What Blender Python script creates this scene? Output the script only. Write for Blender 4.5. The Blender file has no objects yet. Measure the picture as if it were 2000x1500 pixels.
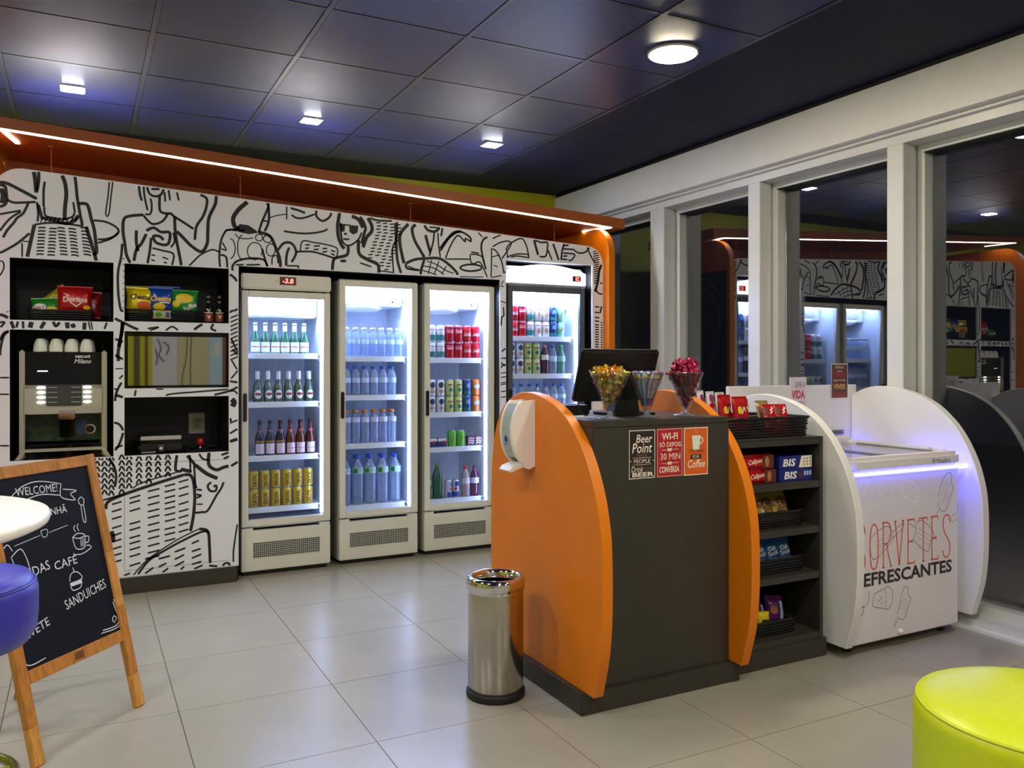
import bpy, bmesh, math, random
from mathutils import Vector, Matrix, Euler
random.seed(7)
PI = math.pi
scene = bpy.context.scene
COL = scene.collection

# ------------------------------------------------------------------ camera
cam_data = bpy.data.cameras.new('camera')
cam = bpy.data.objects.new('camera', cam_data); COL.objects.link(cam)
cam_data.sensor_width = 36.0
cam_data.lens = 1614 / 2000 * 36.0
cam_data.shift_y = -37 / 2000
cam.location = (0, 0, 1.35)
cam.rotation_euler = (PI / 2, 0, -math.radians(27.5))
cam_data.clip_start = 0.05
scene.camera = cam

# ------------------------------------------------------------------ world, exposure
world = bpy.data.worlds.new('night'); scene.world = world
world.use_nodes = True
world.node_tree.nodes['Background'].inputs[0].default_value = (0.35, 0.42, 0.62, 1)
world.node_tree.nodes['Background'].inputs[1].default_value = 0.006
vs = scene.view_settings
vs.view_transform = 'Standard'; vs.look = 'None'; vs.gamma = 1.0; vs.use_curve_mapping = False
vs.exposure = 2.65
cy = scene.cycles
cy.max_bounces = 8; cy.diffuse_bounces = 4; cy.glossy_bounces = 4; cy.transmission_bounces = 6
cy.transparent_max_bounces = 16; cy.caustics_reflective = False; cy.caustics_refractive = False
cy.sample_clamp_indirect = 6.0; cy.use_denoising = True

# strengths of the room's lamps, used by their builders below
LAMP_SQUARE = 80.0      # square LED downlights over the coolers
LAMP_ROUND = 30.0       # round warm downlights over the room
LAMP_CANOPY = 4.0       # LED line of the canopy
LAMP_COOLER = 20.0       # tubes inside the coolers
LAMP_ROPE = 4.5         # blue LED rope of the freezer
CEIL = 2.955

# ------------------------------------------------------------------ helpers
def lin(c):
    return tuple(((v / 255) / 12.92 if v / 255 <= 0.04045 else ((v / 255 + 0.055) / 1.055) ** 2.4) for v in c)

MATS = {}
def mat(name, rgb=(200, 200, 200), rough=0.5, metal=0.0, spec=0.5, noise=0.0, nscale=40.0, bump=0.0, emit=0.0, ergb=None, stretch=None, coat=0.0):
    """Principled material with procedural colour variation and fine relief."""
    if name in MATS: return MATS[name]
    m = bpy.data.materials.new(name); m.use_nodes = True
    nt = m.node_tree; b = nt.nodes['Principled BSDF']
    c = lin(rgb) + (1,)
    b.inputs['Base Color'].default_value = c
    b.inputs['Roughness'].default_value = rough
    b.inputs['Metallic'].default_value = metal
    b.inputs['Specular IOR Level'].default_value = spec
    if coat: b.inputs['Coat Weight'].default_value = coat; b.inputs['Coat Roughness'].default_value = 0.08
    if noise or bump:
        tc = nt.nodes.new('ShaderNodeTexCoord'); nz = nt.nodes.new('ShaderNodeTexNoise')
        nz.inputs['Scale'].default_value = nscale; nz.inputs['Detail'].default_value = 4
        if stretch:
            mp = nt.nodes.new('ShaderNodeMapping'); mp.inputs['Scale'].default_value = stretch
            nt.links.new(tc.outputs['Object'], mp.inputs[0]); nt.links.new(mp.outputs[0], nz.inputs['Vector'])
        else:
            nt.links.new(tc.outputs['Object'], nz.inputs['Vector'])
        if noise:
            r = nt.nodes.new('ShaderNodeValToRGB')
            r.color_ramp.elements[0].position = 0.3; r.color_ramp.elements[1].position = 0.7
            r.color_ramp.elements[0].color = tuple(v * (1 - noise) for v in c[:3]) + (1,)
            r.color_ramp.elements[1].color = tuple(min(1, v * (1 + noise)) for v in c[:3]) + (1,)
            nt.links.new(nz.outputs[0], r.inputs[0]); nt.links.new(r.outputs[0], b.inputs['Base Color'])
        if bump:
            bp = nt.nodes.new('ShaderNodeBump'); bp.inputs['Strength'].default_value = bump; bp.inputs['Distance'].default_value = 0.002
            nt.links.new(nz.outputs[0], bp.inputs['Height']); nt.links.new(bp.outputs[0], b.inputs['Normal'])
    if emit:
        b.inputs['Emission Color'].default_value = (lin(ergb) if ergb else c[:3]) + (1,)
        b.inputs['Emission Strength'].default_value = emit
    MATS[name] = m
    return m

def glass(name, tint=(255, 255, 255), refl=0.06, rough=0.02, body=0.0):
    """Thin clear material: tinted see-through, mirror part, and a share of cloudy body colour."""
    if name in MATS: return MATS[name]
    m = bpy.data.materials.new(name); m.use_nodes = True
    nt = m.node_tree; nt.nodes.clear()
    out = nt.nodes.new('ShaderNodeOutputMaterial'); tr = nt.nodes.new('ShaderNodeBsdfTransparent')
    gl = nt.nodes.new('ShaderNodeBsdfGlossy'); mx = nt.nodes.new('ShaderNodeMixShader')
    c = lin(tint) + (1,)
    tr.inputs[0].default_value = c; gl.inputs['Roughness'].default_value = rough
    base = tr.outputs[0]
    if body:
        df = nt.nodes.new('ShaderNodeBsdfDiffuse'); df.inputs[0].default_value = c
        m0 = nt.nodes.new('ShaderNodeMixShader'); m0.inputs[0].default_value = body
        nt.links.new(tr.outputs[0], m0.inputs[1]); nt.links.new(df.outputs[0], m0.inputs[2]); base = m0.outputs[0]
    lw = nt.nodes.new('ShaderNodeLayerWeight'); lw.inputs[0].default_value = 0.5
    pw = nt.nodes.new('ShaderNodeMath'); pw.operation = 'POWER'; pw.inputs[1].default_value = 4.0
    ad = nt.nodes.new('ShaderNodeMath'); ad.operation = 'ADD'; ad.use_clamp = True; ad.inputs[1].default_value = refl
    nt.links.new(lw.outputs['Facing'], pw.inputs[0]); nt.links.new(pw.outputs[0], ad.inputs[0]); nt.links.new(ad.outputs[0], mx.inputs[0])
    nt.links.new(base, mx.inputs[1]); nt.links.new(gl.outputs[0], mx.inputs[2]); nt.links.new(mx.outputs[0], out.inputs[0])
    MATS[name] = m
    return m

ORG = {}
def worg(o): return ORG.get(o.name, Vector((0, 0, 0))) if o else Vector((0, 0, 0))

class MB:
    """Collects shapes; build() links them as one mesh object."""
    def __init__(s): s.v = []; s.f = []; s.sm = []
    def add(s, vs, fs, smooth=False, mtx=None):
        n = len(s.v)
        s.v += [tuple(mtx @ Vector(p)) for p in vs] if mtx else [tuple(p) for p in vs]
        s.f += [tuple(i + n for i in f) for f in fs]; s.sm += [smooth] * len(fs)
        return s
    def box(s, a, b, bev=0.0, mtx=None):
        (x0, y0, z0), (x1, y1, z1) = a, b
        x0, x1 = min(x0, x1), max(x0, x1); y0, y1 = min(y0, y1), max(y0, y1); z0, z1 = min(z0, z1), max(z0, z1)
        if bev <= 0:
            vs = [(x0,y0,z0),(x1,y0,z0),(x1,y1,z0),(x0,y1,z0),(x0,y0,z1),(x1,y0,z1),(x1,y1,z1),(x0,y1,z1)]
            fs = [(0,3,2,1),(4,5,6,7),(0,1,5,4),(1,2,6,5),(2,3,7,6),(3,0,4,7)]
            return s.add(vs, fs, False, mtx)
        bm = bmesh.new(); bmesh.ops.create_cube(bm, size=1)
        for v in bm.verts:
            v.co = Vector(((x0+x1)/2 + v.co.x*(x1-x0), (y0+y1)/2 + v.co.y*(y1-y0), (z0+z1)/2 + v.co.z*(z1-z0)))
        bmesh.ops.bevel(bm, geom=list(bm.edges), offset=min(bev, .45*min(x1-x0, y1-y0, z1-z0)), segments=2, affect='EDGES')
        bm.verts.index_update()
        s.add([v.co for v in bm.verts], [[v.index for v in f.verts] for f in bm.faces], False, mtx); bm.free()
        return s
    def lathe(s, prof, n=24, c=(0, 0, 0), smooth=True, mtx=None, cap=True):
        vs = []; fs = []
        for r, z in prof:
            for k in range(n):
                a = 2*PI*k/n; vs.append((c[0]+r*math.cos(a), c[1]+r*math.sin(a), c[2]+z))
        for i in range(len(prof)-1):
            for k in range(n):
                k2 = (k+1) % n
                fs.append((i*n+k, i*n+k2, (i+1)*n+k2, (i+1)*n+k))
        if cap and prof[0][0] > 1e-6: fs.append(tuple(reversed(range(n))))
        if cap and prof[-1][0] > 1e-6: fs.append(tuple((len(prof)-1)*n+k for k in range(n)))
        return s.add(vs, fs, smooth, mtx)
    def tube(s, pts, r, n=8, closed=False, smooth=True, mtx=None):
        P = [Vector(p) for p in pts]; m = len(P); vs = []; fs = []
        for i, p in enumerate(P):
            if closed: d = P[(i+1) % m] - P[i-1]
            else: d = P[min(i+1, m-1)] - P[max(i-1, 0)]
            d.normalize()
            up = Vector((0, 0, 1)) if abs(d.z) < .9 else Vector((1, 0, 0))
            a = d.cross(up).normalized(); b = d.cross(a).normalized()
            rr = r[i] if isinstance(r, (list, tuple)) else r
            for k in range(n):
                t = 2*PI*k/n; vs.append(p + a*rr*math.cos(t) + b*rr*math.sin(t))
        for i in range(m if closed else m-1):
            j = (i+1) % m
            for k in range(n):
                k2 = (k+1) % n; fs.append((i*n+k, i*n+k2, j*n+k2, j*n+k))
        if not closed: fs.append(tuple(range(n))); fs.append(tuple(reversed(range((m-1)*n, m*n))))
        return s.add(vs, fs, smooth, mtx)
    def prism(s, poly, o, ux, uy, depth, mtx=None):
        """Polygon (2-D) placed at o with axes ux, uy, extruded along ux x uy by depth (convex or simple polygon)."""
        o, ux, uy = Vector(o), Vector(ux), Vector(uy); nrm = ux.cross(uy)
        n = len(poly)
        vs = [o+ux*p[0]+uy*p[1] for p in poly] + [o+ux*p[0]+uy*p[1]+nrm*depth for p in poly]
        fs = [tuple(reversed(range(n))), tuple(range(n, 2*n))] + [(i, (i+1) % n, n+(i+1) % n, n+i) for i in range(n)]
        return s.add(vs, fs, False, mtx)
    def mesh(s, name, material, off=Vector((0, 0, 0))):
        me = bpy.data.meshes.new(name)
        me.from_pydata([tuple(Vector(p)-off) for p in s.v], [], s.f)
        me.polygons.foreach_set('use_smooth', s.sm)
        me.validate(); me.update()
        if material: me.materials.append(material)
        return me
    def build(s, name, material, parent=None, world=True, label=None, loc=None):
        off = worg(parent) if (parent and world) else Vector((0, 0, 0))
        if parent is None and loc is not None: off = Vector(loc)
        o = bpy.data.objects.new(name, s.mesh(name, material, off)); COL.objects.link(o)
        if parent: o.parent = parent; ORG[o.name] = worg(parent)
        elif loc is not None: o.location = loc; ORG[o.name] = Vector(loc)
        if label: o['label'] = label
        return o

def thing(name, label, cat, loc=(0, 0, 0), rot=(0, 0, 0), group=None):
    o = bpy.data.objects.new(name, None); COL.objects.link(o)
    o.empty_display_size = 0.05
    o.location = loc; o.rotation_euler = rot; ORG[o.name] = Vector(loc)
    return tag(o, label, cat, group)
def tag(o, label, cat, group=None):
    o['label'] = label; o['category'] = cat
    if group: o['group'] = group
    return o
def struct(o): o['kind'] = 'structure'; return o
def link_mesh(name, me, parent, loc=(0, 0, 0), rot=(0, 0, 0)):
    o = bpy.data.objects.new(name, me); COL.objects.link(o); o.parent = parent; o.location = loc; o.rotation_euler = rot
    ORG[o.name] = worg(parent)
    return o

TXT = {}
def text_raw(s, shear=0.0, bold=0.0):
    k = (s, shear, bold)
    if k in TXT: return TXT[k]
    cu = bpy.data.curves.new('lettering', 'FONT'); cu.body = s; cu.size = 1; cu.shear = shear; cu.offset = bold; cu.resolution_u = 2
    o = bpy.data.objects.new('lettering', cu); COL.objects.link(o)
    dg = bpy.context.evaluated_depsgraph_get(); dg.update()
    me = bpy.data.meshes.new_from_object(o.evaluated_get(dg), depsgraph=dg)
    vs = [tuple(v.co) for v in me.vertices]; fs = [tuple(p.vertices) for p in me.polygons]
    bpy.data.objects.remove(o); bpy.data.curves.remove(cu); bpy.data.meshes.remove(me)
    xs = [v[0] for v in vs]; ys = [v[1] for v in vs]
    x0, x1, y0, y1 = min(xs), max(xs), min(ys), max(ys)
    r = [((v[0]-x0)/(x1-x0)-.5, (v[1]-y0)/(y1-y0)-.5) for v in vs], fs, (x1-x0)/(y1-y0)
    TXT[k] = r
    return r
def text2d(s, w, h, shear=0.0, bold=0.0, ang=0.0):
    """Lettering fitted to w x h, centred on 0; returns 2-D points and faces."""
    p, f, asp = text_raw(s, shear, bold)
    if w is None: w = h*asp
    if h is None: h = w/asp
    ca, sa = math.cos(ang), math.sin(ang)
    return [((x*w)*ca-(y*h)*sa, (x*w)*sa+(y*h)*ca) for x, y in p], f
def ribbon(pts, w, closed=False, sub=5, cap=True):
    """Hand-drawn line: smooth 2-D ribbon; returns points and faces."""
    P = [Vector((p[0], p[1])) for p in pts]; Q = []
    if len(P) == 2: Q = [P[0].lerp(P[1], t/6) for t in range(7)]
    else:
        for i in range(len(P)-1):
            p0 = P[max(i-1, 0)]; p1 = P[i]; p2 = P[i+1]; p3 = P[min(i+2, len(P)-1)]
            for k in range(sub):
                t = k/sub
                Q.append(.5*((2*p1)+(p2-p0)*t+(2*p0-5*p1+4*p2-p3)*t*t+(3*p1-p0-3*p2+p3)*t**3))
        Q.append(P[-1])
    vs = []; fs = []
    for i, q in enumerate(Q):
        d = (Q[min(i+1, len(Q)-1)]-Q[max(i-1, 0)])
        d = d.normalized() if d.length > 1e-9 else Vector((1, 0))
        n = Vector((-d.y, d.x)); hw = w/2
        if cap and i in (0, len(Q)-1): hw *= .72
        vs += [tuple(q+n*hw), tuple(q-n*hw)]
    for i in range(len(Q)-1): fs.append((2*i, 2*i+1, 2*i+3, 2*i+2))
    return vs, fs
class Flat:
    """Collects flat 2-D shapes; to(mb, ...) lays them on a plane or a curved front."""
    def __init__(s): s.v = []; s.f = []
    def put(s, vf, dx=0, dy=0):
        n = len(s.v); s.v += [(p[0]+dx, p[1]+dy) for p in vf[0]]; s.f += [tuple(i+n for i in f) for f in vf[1]]; return s
    def rect(s, x0, y0, x1, y1): return s.put(([(x0,y0),(x1,y0),(x1,y1),(x0,y1)], [(0,1,2,3)]))
    def poly(s, pts): return s.put((pts, [tuple(range(len(pts)))]))
    def disc(s, cx, cy, rx, ry=None, n=18, a0=0, a1=2*PI):
        ry = ry or rx
        return s.poly([(cx+rx*math.cos(a0+(a1-a0)*k/n), cy+ry*math.sin(a0+(a1-a0)*k/n)) for k in range(n)])
    def line(s, pts, w): return s.put(ribbon(pts, w))
    def text(s, t, cx, cy, w, h, **k): return s.put(text2d(t, w, h, **k), cx, cy)
    def to(s, o, ux, uy, eps=0.0, fn=None):
        o, ux, uy = Vector(o), Vector(ux), Vector(uy); n = ux.cross(uy)
        m = MB(); m.add([fn(p) if fn else o+ux*p[0]+uy*p[1]+n*eps for p in s.v], s.f)
        return m
# ------------------------------------------------------------------ materials
M_ORANGE = mat('orange_laminate', (226, 124, 2), 0.42, noise=.03, nscale=6)
M_DARK = mat('graphite_laminate', (55, 51, 44), 0.42, noise=.04, nscale=8, bump=.05)
M_WHITE = mat('white_laminate', (231, 230, 230), 0.4, noise=.015, nscale=5)
M_BLACK = mat('black_laminate', (9, 9, 10), 0.5, noise=.1, nscale=20)
M_CREAM = mat('cream_enamel', (227, 226, 214), 0.35, noise=.02, nscale=6)
M_INK = mat('black_marker_ink', (24, 23, 24), 0.6, noise=.1, nscale=60)
M_PAPER = mat('mural_white', (238, 239, 248), 0.5, noise=.01, nscale=4)
M_ALU = mat('white_aluminium', (214, 215, 216), 0.35, noise=.02, nscale=5)
M_STEEL = mat('brushed_steel', (190, 184, 172), 0.18, metal=1.0, noise=.06, nscale=30, stretch=(60, 60, .6))
M_CHROME = mat('chrome', (215, 215, 215), 0.08, metal=1.0, noise=.02)
M_RUBBER = mat('black_rubber', (18, 18, 18), 0.6, noise=.1)
M_PLASTIC = mat('black_plastic', (20, 20, 21), 0.35, noise=.08)
M_TXTW = mat('white_print', (240, 238, 232), 0.5, noise=.01)
M_TXTK = mat('black_print', (28, 24, 26), 0.5, noise=.05)
M_RED = mat('red_print', (196, 26, 34), 0.45, noise=.03)
M_YEL = mat('yellow_print', (244, 206, 30), 0.4, noise=.03)
M_BLUE = mat('blue_print', (28, 60, 160), 0.4, noise=.03)
M_GREEN = mat('green_print', (40, 140, 50), 0.4, noise=.04)

# ------------------------------------------------------------------ floor: slab and tiles
m = MB(); m.box((-2.4, -2.6, -.08), (4.35, 6.9, -.006)); floor = struct(m.build('floor', mat('grout', (120, 116, 106), .8, noise=.1)))
M_TILE = mat('porcelain_tile', (157, 153, 140), 0.27, spec=.45, noise=.035, nscale=3.5, bump=.02)
tile = MB(); g = .0016; T = .603
tile.box((g, g, -.006), (T-g, T-g, 0)); tile_me = tile.mesh('floor_tile', M_TILE)
for i in range(-4, 7):
    for j in range(-11, 5):
        x = .335+T*i; y = 4.055+T*j
        if x+T > 4.1 or y < -2.7 or y+T > 6.9: 
            if x > 4.0 or y < -2.7: continue
        link_mesh('floor_tile', tile_me, floor, (x, y, 0))

# ------------------------------------------------------------------ ceiling: grid bars and tiles
M_NAVY = mat('navy_ceiling_board', (25, 32, 86), 0.36, spec=.5, noise=.05, nscale=18, bump=.12)
M_BAR = mat('navy_ceiling_bar', (34, 36, 60), 0.3, spec=.5, noise=.03)
m = MB(); m.box((-2.4, -2.6, CEIL+.012), (4.35, 6.9, CEIL+.06)); ceiling = struct(m.build('ceiling', M_NAVY))
XL = [2.36-.685*k for k in range(7)][::-1]; XL = XL+[2.955]
YL = [6.30-.653*k for k in range(14)]
for i in range(len(XL)-1):
    for j in range(len(YL)-1):
        w, d = XL[i+1]-XL[i]-.026, YL[j]-YL[j+1]-.026
        t = MB(); t.box((-w/2, -d/2, 0), (w/2, d/2, .012), .003)
        key = ('ct', round(w, 3), round(d, 3))
        if key not in TXT: TXT[key] = t.mesh('ceiling_tile', M_NAVY)
        link_mesh('ceiling_tile', TXT[key], ceiling, ((XL[i]+XL[i+1])/2, (YL[j]+YL[j+1])/2, CEIL))
for x in XL:
    m = MB(); m.box((x-.012, YL[-1], CEIL-.003), (x+.012, YL[0], CEIL+.012)); m.build('grid_bar', M_BAR, ceiling)
for y in YL:
    m = MB(); m.box((XL[0], y-.0115, CEIL-.002), (XL[-1], y+.0115, CEIL+.012)); m.build('grid_bar', M_BAR, ceiling)
m = MB(); m.box((2.967, -2.6, CEIL-.001), (3.98, 6.76, CEIL+.012)); m.box((-2.4, 6.312, CEIL-.001), (2.967, 6.76, CEIL+.012))
m.build('border_board', mat('navy_plasterboard', (20, 22, 52), .6, spec=.2, noise=.03, nscale=3), ceiling)

# ------------------------------------------------------------------ walls
M_LIME = mat('lime_paint', (186, 184, 16), .6, noise=.02, nscale=3)
M_WALL = mat('lilac_white_paint', (205, 202, 212), .6, noise=.02, nscale=3)
m = MB(); m.box((-2.4, 6.75, 0), (4.35, 6.9, CEIL+.02)); struct(m.build('wall_back', M_LIME))
m = MB(); m.box((-2.55, -2.6, 0), (-2.4, 6.9, CEIL+.02)); struct(m.build('wall_left', M_LIME))
m = MB(); m.box((-2.55, -2.75, 0), (4.35, -2.6, CEIL+.02)); wf = struct(m.build('wall_front', M_WALL))
def wall_part(name, x0, x1, z0, z1, d, material):
    m = MB(); m.box((x0, -2.6, z0), (x1, -2.6+d, z1)); m.build(name, material, wf)
wall_part('lime_panel', .2, .93, 0, CEIL, .012, M_LIME); wall_part('beige_panel', 1.28, 1.72, 0, CEIL, .015, mat('beige_panel', (190, 184, 150), .6, noise=.06))
for a, b in ((.68, .76), (.83, .87)): wall_part('brown_post', a, b, 0, CEIL, .03, mat('brown_post', (92, 72, 50), .5, noise=.1))
wall_part('pale_blue_panel', 1.74, 1.92, 0, CEIL, .02, mat('pale_blue', (170, 200, 220), .5, noise=.05)); wall_part('notice_sheet', 1.8, 1.9, 1.5, 1.7, .024, M_WALL)
wall_part('brown_panel', 1.93, 2.1, 0, CEIL, .02, mat('brown_panel', (110, 74, 60), .5, noise=.1))
for pts in ([(1.34, .9), (1.35, 1.2), (1.4, 1.45), (1.42, 1.9)], [(1.47, .9), (1.46, 1.3), (1.48, 1.9)], [(1.0, 1.75), (1.05, 1.6), (1.02, 1.5), (1.1, 1.4)], [(1.08, 1.7), (1.16, 1.62), (1.12, 1.5)], [(.97, 1.6), (1.0, 1.45), (.98, 1.35)]):
    v, f = ribbon(pts, .014); m = MB(); m.add([(p[0], -2.582, p[1]) for p in v], [tuple(reversed(q)) for q in f]); m.build('ink_line', M_INK, wf)
# beam and glazed wall on the right
m = MB(); m.box((3.97, -2.6, 2.66), (4.35, 6.75, CEIL-.03)); beam = struct(m.build('trim_1', M_WHITE, label='white beam above the windows'))
m = MB(); m.box((3.985, -2.6, CEIL-.03), (4.35, 6.75, CEIL)); m.build('shadow_gap', M_BLACK, beam)
m = MB(); m.box((4.05, -2.6, 2.585), (4.27, 6.75, 2.66)); m.box((4.02, -2.6, 2.64), (4.05, 6.75, 2.66)); m.build('header', M_ALU, beam)
m = MB(); m.box((4.05, -2.6, 0), (4.27, 6.75, .05)); sill = struct(m.build('trim_2', M_ALU, label='aluminium sill along the floor'))
m = MB(); m.box((4.01, -2.6, 0), (4.05, 6.75, .014)); m.build('floor_strip', M_WHITE, sill)
COLS = [(6.46, 6.32), (5.375, 5.20), (4.277, 4.166), (3.176, 3.07), (2.08, 1.97), (.98, .87), (-.12, -.23), (-1.2, -1.31), (-2.4, -2.6)]
M_PANE = glass('night_window_glass', (200, 202, 206), .21, .004)
for k in range(len(COLS)):
    a, b = COLS[k]
    m = MB(); m.box((4.05, b, .05), (4.15, a, 2.585), .003); cm = m.build('trim_%d' % (k+3), M_ALU); struct(cm)
    cm['label'] = 'white aluminium mullion of the glazed wall'
    m = MB(); m.box((4.15, b+.012, .05), (4.26, a-.012, 2.585)); m.build('mullion_core', M_ALU, cm)
ends = [(6.75, 6.46)]+[(COLS[k][1], COLS[k+1][0]) for k in range(len(COLS)-1)]
for k, (a, b) in enumerate(ends):
    m = MB(); m.box((4.236, b, .05), (4.242, a, 2.585)); w = m.build('window_%d' % (k+1), M_PANE); struct(w)
    fr = MB(); s = .045
    fr.box((4.17, b, .05), (4.25, b+s, 2.585)); fr.box((4.17, a-s, .05), (4.25, a, 2.585))
    fr.box((4.17, b+s, .05), (4.25, a-s, .05+s)); fr.box((4.17, b+s, 2.585-s), (4.25, a-s, 2.585))
    fr.build('window_frame', M_ALU, w)
    ga = MB(); ga.box((4.16, b+s, 2.585-s-.006), (4.25, a-s, 2.585-s)); ga.build('gasket', M_RUBBER, w)
# night outside
m = MB(); m.box((4.27, -6, -.3), (14, 14, -.02)); o = struct(m.build('outside_pavement', mat('dark_paving', (98, 98, 102), .55, noise=.2, nscale=5, bump=.4)))
o['label'] = 'dark paving outside the glazed wall'

# ------------------------------------------------------------------ ceiling lamps
def lamp_square(x, y, label, s=.052):
    t = thing('square_downlight', label, 'ceiling lamp', (x, y, CEIL-.007), group='ceiling downlights')
    m = MB(); m.box((-s-.012, -s-.012, 0), (s+.012, s+.012, .007)); m.build('frame', mat('lamp_white_frame', (225, 225, 228), .4, noise=.01), t, False)
    d = MB(); d.box((-s, -s, -.003), (s, s, 0)); d.build('diffuser', mat('cool_led', (255, 255, 255), .5, emit=LAMP_SQUARE, ergb=(236, 240, 255)), t, False)
def lamp_round(x, y, label, r=.118, warm=True):
    t = thing('round_downlight', label, 'ceiling lamp', (x, y, CEIL-.012), group='ceiling downlights')
    m = MB(); m.lathe([(r, .012), (r+.012, .012), (r+.012, 0), (r, 0)], 40); m.build('trim_ring', mat('lamp_white_frame'), t, False)
    led_ = mat('warm_led', (255, 255, 255), .5, emit=LAMP_ROUND, ergb=(255, 240, 206)) if warm else mat('neutral_led', (255, 255, 255), .5, emit=LAMP_ROUND, ergb=(250, 248, 246))
    d = MB(); d.lathe([(r, .004), (r, -.004), (r*.95, -.007)], 40); d.build('diffuser', led_, t, False)
lamp_square(-.047, 5.43, 'small square LED downlight above the coffee machine')
lamp_square(1.335, 5.415, 'small square LED downlight above the leftmost coolers')
lamp_square(2.646, 5.40, 'small square LED downlight nearest to the glazed wall')
lamp_square(-1.43, 5.43, 'small square LED downlight beyond the left end of the canopy')
lamp_round(2.69, 3.38, 'large round warm downlight above the counter')
lamp_round(2.69, 1.3, 'round warm downlight over the green pouf')
lamp_round(1.3, 1.0, 'round warm downlight above the entrance side', warm=False)
lamp_round(-.5, 1.85, 'round downlight over the white table', warm=False)
lamp_round(-.9, 3.2, 'unseen round downlight added beyond the left edge of the mural to brighten it', warm=False)  # extra lamp out of view, added to brighten the mural
lamp_round(.75, -.9, 'round warm downlight by the front wall', warm=False)
lamp_round(2.69, -.9, 'round warm downlight by the front corner of the windows')

# added light outside, out of view above the windows, to brighten the paving
fl_ = thing('added_paving_light', 'added unseen light above the windows that brightens the paving outside', 'added light', (4.36, 3.2, 2.9))
m = MB(); m.box((4.351, 3.05, 2.85), (4.42, 3.35, 2.95), .01); m.build('housing', M_BLACK, fl_)
m = MB(); m.box((4.36, 3.06, 2.842), (4.415, 3.34, 2.8495)); m.build('lens', mat('added_paving_led', (255, 255, 255), .5, emit=320.0, ergb=(255, 236, 210)), fl_)

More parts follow.
